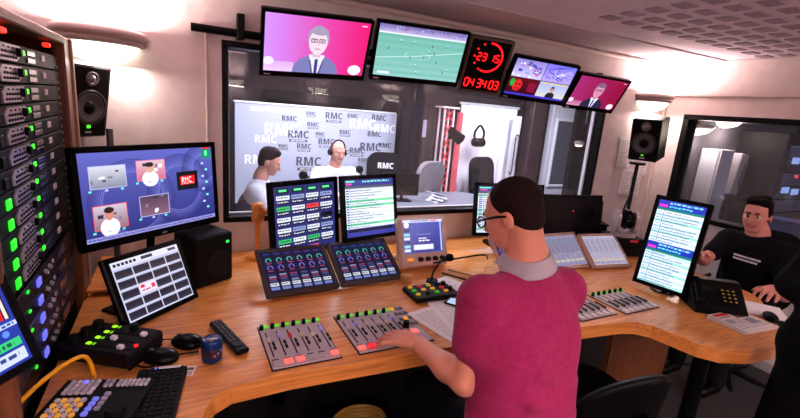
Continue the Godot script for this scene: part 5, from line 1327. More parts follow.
func intercom():
	var t := thing("slider_box", "black control box with green lit column and white sliders", "control box", T(Vector3(-0.205, 0.78, -1.52), -33))
	begin(); box(Vector3(0, 0.03, 0), Vector3(0.245, 0.05, 0.17), 0.008, ); done("case", mat(Color(0.07, 0.06, 0.065), 0.4), t)
	for s in [-1, 1]: bpart("side_rail", black(), t, Vector3(s * 0.115, 0.004, 0), Vector3(0.01, 0.008, 0.15))
	for k in 4: bpart("green_light", glow(Color(0.6, 1.0, 0.1), 1.2), t, Vector3(-0.035, 0.056, -0.06 + k * 0.036), Vector3(0.014, 0.004, 0.012), 0.001)
	for k in 4: bpart("amber_light", glow(Color(0.5, 0.8, 0.1), 0.7), t, Vector3(-0.018, 0.056, -0.06 + k * 0.036), Vector3(0.006, 0.004, 0.012), 0.001)
	for k in 3:
		begin(); cyl(Vector3(-0.085, 0.055, -0.05 + k * 0.05), Vector3(-0.085, 0.075, -0.05 + k * 0.05), 0.018, 0.015, 16); done("knob", black(), t)
	begin(); cyl(Vector3(0.03, 0.055, -0.065), Vector3(0.03, 0.072, -0.065), 0.014, 0.012, 16); done("knob", black(), t)
	for k in 3:
		bpart("slot", mat(Color(0.01, 0.01, 0.01), 0.6), t, Vector3(0.05, 0.0555, -0.03 + k * 0.042), Vector3(0.115, 0.002, 0.008))
		bpart("slider", mat(Color(0.85, 0.83, 0.85), 0.4), t, Vector3([0.09, 0.02, 0.075][k], 0.062, -0.03 + k * 0.042), Vector3(0.02, 0.014, 0.016), 0.003)
	begin(); cyl(Vector3(0.108, 0.055, 0.03), Vector3(0.108, 0.06, 0.03), 0.006, -1, 10); done("red_light", glow(Color(1.0, 0.08, 0.08), 1.5), t)
	begin(); tube(smooth_path([Vector3(0.12, 0.01, 0.06), Vector3(0.17, 0.006, 0.05), Vector3(0.2, 0.006, -0.02), Vector3(0.26, 0.006, -0.06)]), 0.0035, 6); done("lead", black(), t)

func switcher():
	var t := thing("switch_panel", "low black switch panel with white and amber lit keys", "control panel", T(Vector3(-0.215, 0.78, -1.195), -17))
	bpart("case", mat(Color(0.02, 0.02, 0.03), 0.6, 0.0, 0.25), t, Vector3(0, 0.02, 0), Vector3(0.225, 0.04, 0.23), 0.006)
	var wh := mat(Color(0.72, 0.68, 0.74), 0.5)
	for r in 4:
		for c in 5: bpart("white_key", wh if not (r == 0 and c == 2) else glow(Color(0.55, 0.5, 1.0), 0.8), t, Vector3(-0.085 + c * 0.015, 0.043, -0.095 + r * 0.0155), Vector3(0.012, 0.008, 0.012), 0.002)
	for r in 2:
		for c in 2: bpart("grey_key", mat(Color(0.6, 0.57, 0.65), 0.5), t, Vector3(0.0 + c * 0.013, 0.043, -0.095 + r * 0.017), Vector3(0.010, 0.008, 0.014), 0.002)
		for c in 7: bpart("white_key", wh, t, Vector3(0.032 + c * 0.0115, 0.043, -0.095 + r * 0.016), Vector3(0.009, 0.008, 0.013), 0.002)
	for r in 4:
		for c in 5: bpart("amber_key", glow(Color(1.0, 0.66, 0.25), 0.45) if (r + c) % 2 else wh, t, Vector3(-0.085 + c * 0.015, 0.043, -0.018 + r * 0.019), Vector3(0.012, 0.008, 0.013), 0.002)
		bpart("blue_key", glow(Color(0.5, 0.5, 1.0), 0.5), t, Vector3(0.002, 0.043, -0.02 + r * 0.019), Vector3(0.014, 0.008, 0.013), 0.002)
		bpart("grey_key", mat(Color(0.6, 0.57, 0.65), 0.5), t, Vector3(0.022, 0.043, -0.04 + r * 0.019), Vector3(0.014, 0.008, 0.013), 0.002)
	begin(); cyl(Vector3(0.07, 0.04, 0.03), Vector3(0.07, 0.055, 0.03), 0.025, 0.022, 18); done("jog_wheel", black(0.7), t)

func keyboard():
	var t := thing("keyboard", "black computer keyboard lying at the desk corner", "keyboard", T(Vector3(-0.088, 0.78, -1.14), -9))
	bpart("case", mat(Color(0.02, 0.02, 0.025), 0.6, 0.0, 0.25), t, Vector3(0, 0.01, 0), Vector3(0.132, 0.02, 0.42), 0.004)
	begin(); box(Vector3.ZERO, Vector3(0.0145, 0.008, 0.0145), 0.002); st.generate_normals(); var km := st.commit(); km.surface_set_material(0, mat(Color(0.055, 0.05, 0.06), 0.65, 0.0, 0.25))
	for r in 6:
		for c in 22:
			if r == 5 and c > 4 and c < 11: continue
			var k := MeshInstance3D.new(); k.name = "key"; k.mesh = km; k.position = Vector3(0.050 - r * 0.0185 - (0.004 if r > 0 else 0.0), 0.023, -0.194 + c * 0.0184)
			t.add_child(k, true)
	bpart("space_bar", mat(Color(0.07, 0.065, 0.075), 0.5), t, Vector3(-0.0465, 0.023, -0.049), Vector3(0.0145, 0.008, 0.105), 0.002)
	bpart("label_strip", mat(Color(0.8, 0.78, 0.8), 0.5), t, Vector3(0.02, 0.0275, -0.196), Vector3(0.06, 0.002, 0.010))
	bpart("lock_light", glow(Color(0.3, 0.4, 1.0), 1.5), t, Vector3(-0.02, 0.021, -0.2045), Vector3(0.008, 0.003, 0.005))

func telephone():
	var t := thing("telephone", "black telephone console with yellow lettered keypad beside the newspaper", "telephone", T(Vector3(2.36, 0.78, -1.065), -38))
	begin(Transform3D(Basis(Vector3(0, 0, -1), Vector3(1, 0, 0), Vector3(0, 1, 0)), Vector3(-0.11, 0, 0)))
	done_wedge(t)
	var x := Transform3D(Basis(Vector3(1, 0, 0), -deg_to_rad(52)), Vector3(0, 0.078, 0.028))
	for r in 4:
		for c in 3:
			begin(x); box(Vector3(0.02 + c * 0.024, 0.028 - r * 0.02, 0.006), Vector3(0.017, 0.013, 0.008), 0.002); var k := done("key", mat(Color(0.10, 0.09, 0.08), 0.4), t)
			begin(x); box(Vector3(0.02 + c * 0.024, 0.029 - r * 0.02, 0.0105), Vector3(0.009, 0.005, 0.001)); done("key_print", mat(Color(0.85, 0.75, 0.3), 0.6), k)
	begin(x); box(Vector3(-0.05, 0.03, 0.004), Vector3(0.06, 0.03, 0.004), 0.001); done("display", mat(Color(0.12, 0.13, 0.12), 0.15), t)
	begin(); cyl(Vector3(-0.085, 0.05, 0.06), Vector3(-0.085, 0.13, -0.04), 0.02, -1, 12); blob_end(Vector3(-0.085, 0.05, 0.06)); done("handset", mat(Color(0.03, 0.03, 0.03), 0.4), t)

func blob_end(p: Vector3):
	box(p, Vector3(0.045, 0.035, 0.05), 0.01)

func done_wedge(t: Node3D):
	# sloping body: profile in (z, y) swept along x
	X = Transform3D(Basis(Vector3(0, 0, -1), Vector3(1, 0, 0), Vector3(0, 1, 0)), Vector3.ZERO)
	prism(PackedVector2Array([Vector2(-0.09, 0.0), Vector2(-0.09, 0.022), Vector2(0.035, 0.135), Vector2(0.075, 0.135), Vector2(0.09, 0.11), Vector2(0.09, 0.0)]), -0.115, 0.115)
	done("body", mat(Color(0.035, 0.033, 0.036), 0.45), t)

func newspaper():
	var im := pic(160, 110, Color(0.86, 0.82, 0.8))
	ir(im, 6, 6, 70, 14, Color(0.85, 0.12, 0.16)); iscribble(im, 8, 26, 60, 6, Color(0.3, 0.22, 0.22), 3); ir(im, 84, 8, 48, 34, Color(0.28, 0.14, 0.1)); ir(im, 100, 14, 16, 20, Color(0.75, 0.4, 0.25))
	ir(im, 8, 40, 34, 26, Color(0.6, 0.58, 0.62)); ir(im, 90, 50, 44, 30, Color(0.5, 0.52, 0.58))
	for k in 9: iscribble(im, 8 + (k % 3) * 50, 72 + (k / 3) * 10, 44, 3, Color(0.45, 0.42, 0.43), k); 
	for k in 5: iscribble(im, 46, 42 + k * 6, 36, 3, Color(0.45, 0.42, 0.43), k + 30)
	var t := thing("newspaper", "folded newspaper with red headline lying on the desk return", "newspaper", T(Vector3(2.32, 0.78, -0.915), -4))
	for k in 5: bpart("folded_sheet", mat(Color(0.84, 0.80, 0.78), 0.8), t, Vector3(0.002 * (k % 2), 0.0015 + k * 0.0032, 0.0015 * (k % 3)), Vector3(0.235, 0.0026, 0.17), 0.0008)
	begin(Transform3D(Basis(Vector3(1, 0, 0), -PI / 2), Vector3(0, 0.0164, 0))); sheet(0.23, 0.166); done("print", print_mat(im, 0.8), t)

func shell_chair():
	var t := thing("shell_chair", "empty black chair with a rounded back beside the operator", "chair", T(Vector3(1.47, 0, -1.02), 172))
	var m := mat(Color(0.035, 0.03, 0.035), 0.45)
	begin(T(Vector3(0, 0.50, 0))); prism(rrect(0.46, 0.44, 0.12, 6), -0.03, 0.03, true); done("seat", m, t)
	# curved back
	begin(); st.set_smooth_group(5)
	var N := 14
	var g := []
	for i in N + 1:
		var col := []
		for j in 9:
			var u := -1.0 + 2.0 * i / N
			var top := 0.79 - 0.10 * u * u - 0.05 * pow(absf(u), 6)
			var y: float = lerpf(0.54, top, j / 8.0)
			col.append(Vector3(u * 0.22, y, -0.20 - (y - 0.54) * 0.15 + 0.07 * u * u))
		g.append(col)
	for s in [0.0, -0.025]:
		for i in N:
			for j in 8:
				var o := Vector3(0, 0, s)
				face([g[i][j] + o, g[i + 1][j] + o, g[i + 1][j + 1] + o, g[i][j + 1] + o], Vector3(0, 0.7, 0.5 if s < 0.0 else -1.0))
	for i in N:
		for j in [0, 8]: face([g[i][j], g[i + 1][j], g[i + 1][j] + Vector3(0, 0, -0.025), g[i][j] + Vector3(0, 0, -0.025)], Vector3(0, 0.72, -0.2))
	for j in 8:
		for i in [0, N]: face([g[i][j], g[i][j + 1], g[i][j + 1] + Vector3(0, 0, -0.025), g[i][j] + Vector3(0, 0, -0.025)], Vector3(0, 0.72, -0.2))
	done("backrest", m, t)
	begin(); tube(smooth_path([Vector3(0, 0.46, -0.1), Vector3(0, 0.48, -0.26), Vector3(0, 0.64, -0.25)]), 0.02, 8); done("back_stem", m, t)
	begin(); cyl(Vector3(0, 0.08, 0), Vector3(0, 0.47, 0), 0.028, -1, 12); done("column", mat(Color(0.2, 0.2, 0.22), 0.3, 0.6), t)
	for k in 5:
		var a := TAU * k / 5
		begin(); cyl(Vector3(0, 0.1, 0), Vector3(cos(a) * 0.28, 0.05, sin(a) * 0.28), 0.022, 0.016, 8); var l := done("leg", m, t)
		begin(); cyl(Vector3(cos(a) * 0.28 - 0.012, 0.025, sin(a) * 0.28), Vector3(cos(a) * 0.28 + 0.012, 0.025, sin(a) * 0.28), 0.025, -1, 10); done("caster", m, l)

# ------------------------------------------------------------------ people
func look(f: Vector3, down := 0.0, lean := 0.0) -> Basis:
	# a basis whose -z looks along f, then bowed by degrees and leaned to the side
	var z := -f.normalized()
	var x := Vector3.UP.cross(z).normalized()
	return Basis(x, z.cross(x), z) * Basis.from_euler(Vector3(-deg_to_rad(down), 0, deg_to_rad(lean)))

func head_prims(c: Vector3, B: Basis, s: float, skin: Color, lip: Color, dark: Color) -> Array:
	var P := func(x: float, y: float, z: float) -> Vector3: return c + B * (Vector3(x, y, z) * s)
	var R := func(x: float, y: float, z: float) -> Vector3: return Vector3(x, y, z) * s
	var a := [ell(P.call(0, 0.035, 0.012), R.call(0.076, 0.088, 0.097), B, skin, 0.02), ell(P.call(0, -0.028, -0.034), R.call(0.062, 0.084, 0.06), B, skin, 0.03), ell(P.call(0, -0.092, -0.058), R.call(0.036, 0.027, 0.034), B, skin, 0.03),
		cap(P.call(0, 0.008, -0.094), P.call(0, -0.034, -0.114), 0.008 * s, 0.013 * s, skin, 0.012), cap(P.call(-0.036, 0.024, -0.084), P.call(0.036, 0.024, -0.084), 0.011 * s, 0.011 * s, skin, 0.012),
		cap(P.call(-0.036, -0.03, -0.07), P.call(-0.03, -0.05, -0.07), 0.02 * s, 0.02 * s, skin, 0.02), cap(P.call(0.036, -0.03, -0.07), P.call(0.03, -0.05, -0.07), 0.02 * s, 0.02 * s, skin, 0.02),
		cap(P.call(-0.018, -0.066, -0.092), P.call(0.018, -0.066, -0.092), 0.0045 * s, 0.0045 * s, lip, 0.006)]
	for e in [-1, 1]:
		a.append(ell(P.call(e * 0.077, -0.012, 0.012), R.call(0.011, 0.031, 0.02), B, skin, 0.008))
		a.append(ell(P.call(e * 0.031, 0.002, -0.086), R.call(0.013, 0.008, 0.008), B, Color(0.85, 0.8, 0.78), 0.002))
		a.append(ell(P.call(e * 0.031, 0.002, -0.0915), R.call(0.0065, 0.0065, 0.0045), B, dark, 0.001))
		a.append(cap(P.call(e * 0.018, 0.026, -0.097), P.call(e * 0.045, 0.027, -0.09), 0.0042 * s, 0.003 * s, dark, 0.002))
	return a

func hand_prims(w: Vector3, d: Vector3, up: Vector3, side: float, skin: Color, curl: float, s := 1.0) -> Array:
	# wrist, finger direction, back-of-hand direction, +1 when the thumb lies towards d x up
	d = d.normalized()
	var n := d.cross(up).normalized()
	up = n.cross(d).normalized()
	var a := [cap(w, w + d * 0.05 * s, 0.026 * s, 0.03 * s, skin, 0.015)]
	var lens := [0.062, 0.074, 0.078, 0.070]
	for i in 4:
		var o := (1.5 - i) * 0.0225 * s
		var k: Vector3 = w + d * (0.088 - 0.006 * absf(i - 2)) * s - n * side * o * -1.0
		k = w + d * (0.09 - 0.005 * absf(i - 2)) * s + n * side * (-o)
		a.append(cap(w + d * 0.02 * s + n * side * (-o * 0.6), k, 0.017 * s, 0.0115 * s, skin, 0.014))
		var j1: Vector3 = k + (d * cos(curl * 0.5) - up * sin(curl * 0.5)) * lens[i] * 0.55 * s + n * side * (-o) * 0.45
		var j2: Vector3 = j1 + (d * cos(curl * 1.5) - up * sin(curl * 1.5)) * lens[i] * 0.5 * s
		a.append(cap(k, j1, 0.0112 * s, 0.0098 * s, skin, 0.005)); a.append(cap(j1, j2, 0.0096 * s, 0.0078 * s, skin, 0.004))
	var t0: Vector3 = w + d * 0.025 * s + n * side * 0.022 * s
	var t1: Vector3 = t0 + (d * 0.6 + n * side * 0.75 - up * 0.15).normalized() * 0.05 * s
	var t2: Vector3 = t1 + (d * 0.92 + n * side * 0.3 - up * 0.3).normalized() * 0.036 * s
	a.append(cap(t0, t1, 0.016 * s, 0.0115 * s, skin, 0.012)); a.append(cap(t1, t2, 0.0112 * s, 0.009 * s, skin, 0.004))
	return a

func figure(t: Node3D, S: Dictionary):
	# S holds world points: head, neck, hip, ls, rs, le, re, lw, rw, lk, rk, la, ra and the looks
	var skin: Color = S.skin
	var hb: Basis = S.hb
	var k: float = S.get("scale", 1.0)
	var hk: float = S.get("head_scale", 1.0)
	var mid: Vector3 = (S.ls + S.rs) / 2
	var r: Vector3 = (S.rs - S.ls).normalized()
	var body := []
	body.append(cap(S.head + hb * Vector3(0, -0.05, 0.02) * k, S.neck, 0.056 * k, 0.06 * k, skin, 0.03))
	body.append(cap(S.neck, mid.lerp(S.hip, 0.15), 0.06 * k, 0.08 * k, skin, 0.03))
	body.append(cap(S.ls.lerp(mid, 0.2), S.rs.lerp(mid, 0.2), 0.045 * k, 0.045 * k, skin, 0.04))
	body.append(cap(mid.lerp(S.hip, 0.2), S.hip, 0.085 * k, 0.085 * k, skin, 0.04))
	for q in [[S.ls, S.le, S.lw], [S.rs, S.re, S.rw]]:
		body.append(cap(q[0], q[1], 0.046 * k, 0.037 * k, skin, 0.03)); body.append(cap(q[1], q[1].lerp(q[2], 0.35), 0.037 * k, 0.041 * k, skin, 0.02)); body.append(cap(q[1].lerp(q[2], 0.35), q[2], 0.041 * k, 0.028 * k, skin, 0.02))
	for q in [[-1, S.lk, S.la], [1, S.rk, S.ra]]:
		body.append(cap(S.hip + r * 0.08 * k * q[0], q[1], 0.06 * k, 0.045 * k, skin, 0.03)); body.append(cap(q[1], q[2], 0.042 * k, 0.032 * k, skin, 0.02))
	var sets := [[body, S.cells[0]], [head_prims(S.head, hb, hk, skin, S.lip, S.dark), S.cells[1]]]
	for q in S.hands: sets.append([q, S.cells[2]])
	blobs(sets, "body", flesh(), t)
	# hair
	var hp := []
	for h in S.hair_shapes: hp.append(ell(S.head + hb * h[0] * hk, h[1] * hk, hb, S.hair, 0.015))
	if hp.size(): blob(hp, S.cells[1], "hair", hair_mat(), t)
	# top
	var c: Color = S.top
	var dep: float = S.get("depth", 0.115)
	var sh := [cap(S.ls.lerp(mid, 0.12), S.rs.lerp(mid, 0.12), 0.066 * k, 0.066 * k, c, 0.08), cap(mid.lerp(S.hip, 0.03) + Vector3(0, 0.015, 0), mid.lerp(S.hip, 0.2), 0.085 * k, 0.10 * k, c, 0.09)]
	for q in [[0.24, 0.07, 1.0], [0.45, 0.055, 1.0], [0.7, 0.055, 1.02], [1.0, 0.075, 1.04]]:
		var m2: Vector3 = mid.lerp(S.hip, q[0])
		sh.append(cap(m2 - r * q[1] * k, m2 + r * q[1] * k, dep * q[2] * k, dep * q[2] * k, c, 0.06))
	for q in [[S.ls, S.le, S.lw], [S.rs, S.re, S.rw]]:
		var fr: float = S.sleeve
		var end: Vector3 = q[0].lerp(q[1], minf(fr, 1.0))
		sh.append(cap(q[0], end, 0.066 * k, lerpf(0.066, 0.056, minf(fr, 1.0)) * k, c, 0.05))
		if fr > 1.0: sh.append(cap(q[1], q[1].lerp(q[2], fr - 1.0), 0.054 * k, 0.042 * k, c, 0.03))
	for q in S.get("folds", []): sh.append(cap(q[0], q[1], q[2], q[2] * 0.6, c, 0.025))
	blob(sh, S.cells[0], S.top_name, S.top_mat, t)
	# trousers and shoes
	var tr := [cap(S.hip - r * 0.085 * k, S.hip + r * 0.085 * k, 0.112 * k, 0.112 * k, S.legs, 0.05)]
	for q in [[-1, S.lk, S.la], [1, S.rk, S.ra]]:
		tr.append(cap(S.hip + r * 0.085 * k * q[0], q[1], 0.09 * k, 0.066 * k, S.legs, 0.04)); tr.append(cap(q[1], q[2], 0.064 * k, 0.05 * k, S.legs, 0.02))
	blob(tr, S.cells[0], "trousers", flesh(0.85, "cloth"), t)
	for q in [[S.la, S.get("toe", Vector3(0, 0, -1))], [S.ra, S.get("toe", Vector3(0, 0, -1))]]:
		blob([cap(q[0] + Vector3(0, -0.035, 0), q[0] + q[1] * 0.14 + Vector3(0, -0.045, 0), 0.042, 0.036, Color(0.03, 0.03, 0.03), 0.02)], 0.012, "shoe", flesh(0.4, "shoe"), t)

func hair_mat() -> StandardMaterial3D:
	if not mats.has("hair"):
		var m := flesh(0.8, "hair")
		m.uv1_triplanar = true; m.uv1_scale = Vector3(9, 4, 9)
		m.normal_enabled = true; m.normal_scale = 1.6; m.normal_texture = noise_tex(0.09, [], 256, 256, 3, 31, true)
	return mats["hair"]

func cloth_mat(c: Color, key: String) -> StandardMaterial3D:
	if not mats.has(key):
		var m := StandardMaterial3D.new()
		m.albedo_texture = noise_tex(0.05, [c.darkened(0.10), c, c.lightened(0.05)], 256, 256, 4, 21)
		m.uv1_triplanar = true; m.uv1_scale = Vector3(3, 3, 3); m.roughness = 0.9; m.metallic_specular = 0.2
		m.normal_enabled = true; m.normal_scale = 0.5; m.normal_texture = noise_tex(0.02, [], 256, 256, 3, 22, true)
		if c.v > 0.2: m.rim_enabled = true; m.rim = 0.12
		mats[key] = m
	return mats[key]

const SHORT_HAIR := [[Vector3(0, 0.042, 0.022), Vector3(0.081, 0.088, 0.097)], [Vector3(0, -0.01, 0.052), Vector3(0.070, 0.075, 0.058)]]

func build_people():
	# the operator, seated, seen from behind
	var t := thing("person", "person in a raspberry polo shirt with grey collar working the faders", "person", T(Vector3(0.99, 0, -0.82)))
	var skin := Color(0.84, 0.56, 0.46)
	var hb := look(Vector3(-0.42, 0, -0.91), 24, 4)
	var S := {"head": Vector3(0.905, 1.338, -0.985), "hb": hb, "neck": Vector3(0.955, 1.205, -0.95), "ls": Vector3(0.778, 1.095, -0.93), "rs": Vector3(1.15, 1.075, -0.955), "head_scale": 0.86, "le": Vector3(0.748, 0.84, -0.915), "re": Vector3(1.24, 0.87, -1.05), "lw": Vector3(0.722, 0.838, -1.165), "rw": Vector3(1.22, 0.835, -1.24),
		"hip": Vector3(0.91, 0.63, -0.82), "lk": Vector3(0.80, 0.60, -1.22), "rk": Vector3(1.08, 0.60, -1.25), "la": Vector3(0.80, 0.11, -1.2), "ra": Vector3(1.1, 0.11, -1.22), "skin": skin, "lip": Color(0.72, 0.4, 0.36), "dark": Color(0.12, 0.08, 0.07), "hair": Color(0.13, 0.075, 0.055), "hair_shapes": SHORT_HAIR,
		"top": Color(0.6, 0.1, 0.3), "top_mat": cloth_mat(Color(0.60, 0.15, 0.34), "polo"), "top_name": "polo_shirt", "sleeve": 0.52, "legs": Color(0.04, 0.04, 0.06), "cells": [0.011, 0.0042, 0.0036], "depth": 0.124}
	S.hands = [hand_prims(S.lw, Vector3(-0.075, -0.012, -0.105), Vector3(0, 1, 0), 1.0, skin, 0.45, 0.98), hand_prims(S.rw, Vector3(-0.02, -0.01, -0.1), Vector3(0, 1, 0), -1.0, skin, 0.5, 0.98)]
	var bk := Vector3(0.3, 0, 0.954)
	var rt := Vector3(0.954, 0, -0.3)
	S.folds = []
	for q in [[-0.10, 0.93, 0.06, 0.86, 0.012], [-0.13, 0.86, 0.02, 0.80, 0.013], [0.13, 0.97, 0.02, 0.90, 0.012], [0.12, 0.84, -0.04, 0.77, 0.013], [-0.14, 0.78, 0.06, 0.73, 0.014], [0.02, 1.06, -0.12, 0.99, 0.011], [0.14, 0.74, 0.0, 0.69, 0.013]]:
		var ends := []
		for e in 2:
			var u: float = q[e * 2]
			var c: Vector3 = ((S.ls + S.rs) / 2).lerp(S.hip, (1.085 - q[e * 2 + 1]) / 0.455)
			ends.append(c + rt * u + bk * (0.124 - 2.2 * maxf(absf(u) - 0.05, 0.0) * maxf(absf(u) - 0.05, 0.0) - 0.006) - t.position)
		S.folds.append([ends[0], ends[1], q[4]])
	for p in ["head", "neck", "ls", "rs", "le", "re", "lw", "rw", "hip", "lk", "rk", "la", "ra"]: S[p] = S[p] - t.position
	for h in S.hands:
		for p in h: p.a -= t.position; p.b -= t.position
	figure(t, S)
	# collar: a folded band round the neck
	var nb: Vector3 = S.neck
	var ax: Vector3 = (S.head + hb * Vector3(0, -0.06, 0.03) - S.neck).normalized()
	begin(Transform3D(ring_basis(ax), nb - ax * 0.012))
	lathe([Vector2(0.062, 0.0), Vector2(0.062, 0.034), Vector2(0.066, 0.038), Vector2(0.070, 0.034), Vector2(0.088, -0.006), Vector2(0.090, -0.011), Vector2(0.086, -0.013), Vector2(0.064, 0.0)], 32)
	done("collar", mat(Color(0.66, 0.63, 0.66), 0.85), t)
	# glasses
	begin(Transform3D(hb.scaled_local(Vector3.ONE * 0.88), S.head))
	for e in [-1, 1]:
		tube(smooth_path([Vector3(e * 0.083, 0.004, 0.015), Vector3(e * 0.085, 0.012, -0.03), Vector3(e * 0.070, 0.010, -0.105)], 5), 0.0042, 6)
		var ring := []
		for k in 17: ring.append(Vector3(e * 0.034 + cos(TAU * k / 16) * 0.027, 0.0 + sin(TAU * k / 16) * 0.019, -0.108))
		tube(ring, 0.003, 6)
	done("glasses", black(), t)
	begin(Transform3D(Basis(), Vector3(0, 0, 0))); prism(rrect(0.42, 0.42, 0.16, 6), 0.44, 0.51, true); done_as("stool_seat")
	tag(get_node("stool_seat"), "black round stool seat under the operator in raspberry", "stool")
	get_node("stool_seat").position = Vector3(0.92, 0, -0.82)
	begin(); cyl(Vector3(0, 0.02, 0), Vector3(0, 0.44, 0), 0.03, -1, 12); done("column", black(), get_node("stool_seat"))
	begin(); cyl(Vector3(0, 0.0, 0), Vector3(0, 0.02, 0), 0.22, -1, 24); done("foot_plate", black(), get_node("stool_seat"))
	visitor()
	bystander()
	broadcasters()

func done_as(called: String):
	done(called, mat(Color(0.03, 0.03, 0.035), 0.6))

func shift(S: Dictionary, o: Vector3):
	for p in ["head", "neck", "ls", "rs", "le", "re", "lw", "rw", "hip", "lk", "rk", "la", "ra"]: S[p] = S[p] - o
	for h in S.hands:
		for p in h: p.a -= o; p.b -= o

func visitor():
	var t := thing("person", "dark-haired person in a black printed t-shirt seated by the booth window", "person", T(Vector3(3.4, 0, -1.36)))
	var skin := Color(0.80, 0.53, 0.46)
	var hb := look(Vector3(-0.95, 0, 0.12), 4, -4)
	var S := {"head": Vector3(3.36, 1.135, -1.40), "hb": hb, "neck": Vector3(3.40, 1.015, -1.385), "ls": Vector3(3.40, 0.925, -1.205), "rs": Vector3(3.40, 0.925, -1.545), "le": Vector3(3.23, 0.72, -1.10), "head_scale": 0.9, "re": Vector3(3.13, 0.80, -1.53), "lw": Vector3(3.0, 0.80, -1.07), "rw": Vector3(2.90, 0.885, -1.44),
		"hip": Vector3(3.40, 0.50, -1.36), "lk": Vector3(2.98, 0.50, -1.25), "rk": Vector3(2.98, 0.50, -1.48), "la": Vector3(3.0, 0.11, -1.23), "ra": Vector3(3.0, 0.11, -1.48), "skin": skin, "lip": Color(0.70, 0.42, 0.38), "dark": Color(0.06, 0.04, 0.04), "hair": Color(0.06, 0.04, 0.04),
		"hair_shapes": [[Vector3(0, 0.052, 0.032), Vector3(0.081, 0.084, 0.093)], [Vector3(0, -0.005, 0.052), Vector3(0.078, 0.078, 0.06)], [Vector3(0, 0.105, -0.035), Vector3(0.055, 0.028, 0.045)], [Vector3(0.04, 0.11, -0.02), Vector3(0.03, 0.03, 0.04)], [Vector3(-0.045, 0.10, -0.03), Vector3(0.03, 0.028, 0.035)], [Vector3(0.015, 0.13, 0.01), Vector3(0.04, 0.022, 0.05)], [Vector3(-0.03, 0.125, 0.03), Vector3(0.035, 0.022, 0.04)], [Vector3(0.070, 0.03, 0.0), Vector3(0.014, 0.04, 0.025)], [Vector3(-0.070, 0.03, 0.0), Vector3(0.014, 0.04, 0.025)]],
		"top": Color(0.03, 0.03, 0.045), "top_mat": cloth_mat(Color(0.045, 0.04, 0.065), "t-shirt"), "top_name": "t_shirt", "sleeve": 0.62, "legs": Color(0.05, 0.05, 0.08), "cells": [0.013, 0.0055, 0.005], "toe": Vector3(-1, 0, 0), "depth": 0.105}
	S.hands = [hand_prims(S.lw, Vector3(-1, 0.0, 0.1), Vector3(0, 1, 0), 1.0, skin, 0.5), hand_prims(S.rw, Vector3(-1, 0.3, 0.15), Vector3(0.2, 1, -0.3), -1.0, skin, 0.7)]
	shift(S, t.position)
	figure(t, S)
	# two short lines of print across the chest
	var r := RandomNumberGenerator.new(); r.seed = 4
	for row in 2:
		var z := -0.075
		while z < 0.065:
			var w := r.randf_range(0.012, 0.024)
			var zz := z + w / 2
			bpart("shirt_print", mat(Color(0.86, 0.84, 0.88), 0.7), t, Vector3(-0.121 + 0.9 * zz * zz, 0.865 - row * 0.022, zz), Vector3(0.01, 0.010, w))
			z += w + 0.004

func bystander():
	var t := thing("person", "person in black standing with folded arms at the desk end", "person", T(Vector3(2.10, 0, -0.50)))
	var skin := Color(0.80, 0.52, 0.45)
	var hb := look(Vector3(-0.9, 0, -0.4), 6, 0)
	var c := Color(0.025, 0.022, 0.028)
	var S := {"head": Vector3(2.06, 1.60, -0.50), "hb": hb, "neck": Vector3(2.10, 1.46, -0.49), "ls": Vector3(2.05, 1.37, -0.33), "rs": Vector3(2.16, 1.37, -0.66), "le": Vector3(1.93, 1.12, -0.30), "re": Vector3(2.05, 1.115, -0.72), "lw": Vector3(1.975, 1.175, -0.535), "rw": Vector3(1.89, 1.17, -0.53),
		"hip": Vector3(2.13, 0.88, -0.48), "lk": Vector3(2.05, 0.48, -0.36), "rk": Vector3(2.07, 0.48, -0.58), "la": Vector3(2.08, 0.11, -0.34), "ra": Vector3(2.09, 0.11, -0.58), "skin": skin, "lip": Color(0.6, 0.32, 0.3), "dark": Color(0.08, 0.05, 0.04), "hair": Color(0.08, 0.05, 0.04), "hair_shapes": SHORT_HAIR,
		"top": c, "top_mat": cloth_mat(Color(0.035, 0.03, 0.035), "sweater"), "top_name": "sweater", "sleeve": 1.85, "legs": Color(0.02, 0.018, 0.022), "cells": [0.014, 0.006, 0.0055], "toe": Vector3(-0.9, 0, -0.3), "depth": 0.12}
	S.hands = [hand_prims(S.lw, Vector3(0.3, -0.1, -1), Vector3(-1, 0.3, 0), 1.0, skin, 0.6), hand_prims(S.rw, Vector3(0.1, -0.1, 1), Vector3(-1, 0.3, 0), -1.0, skin, 0.6)]
	shift(S, t.position)
	t.position += Vector3(-0.04, 0, -0.03)
	for p in ["head", "neck", "ls", "rs", "le", "re", "lw", "rw"]: S[p] += Vector3(0.10, -0.03, 0.05)
	for h in S.hands:
		for p in h: p.a += Vector3(0.10, -0.03, 0.05); p.b += Vector3(0.10, -0.03, 0.05)
	figure(t, S)

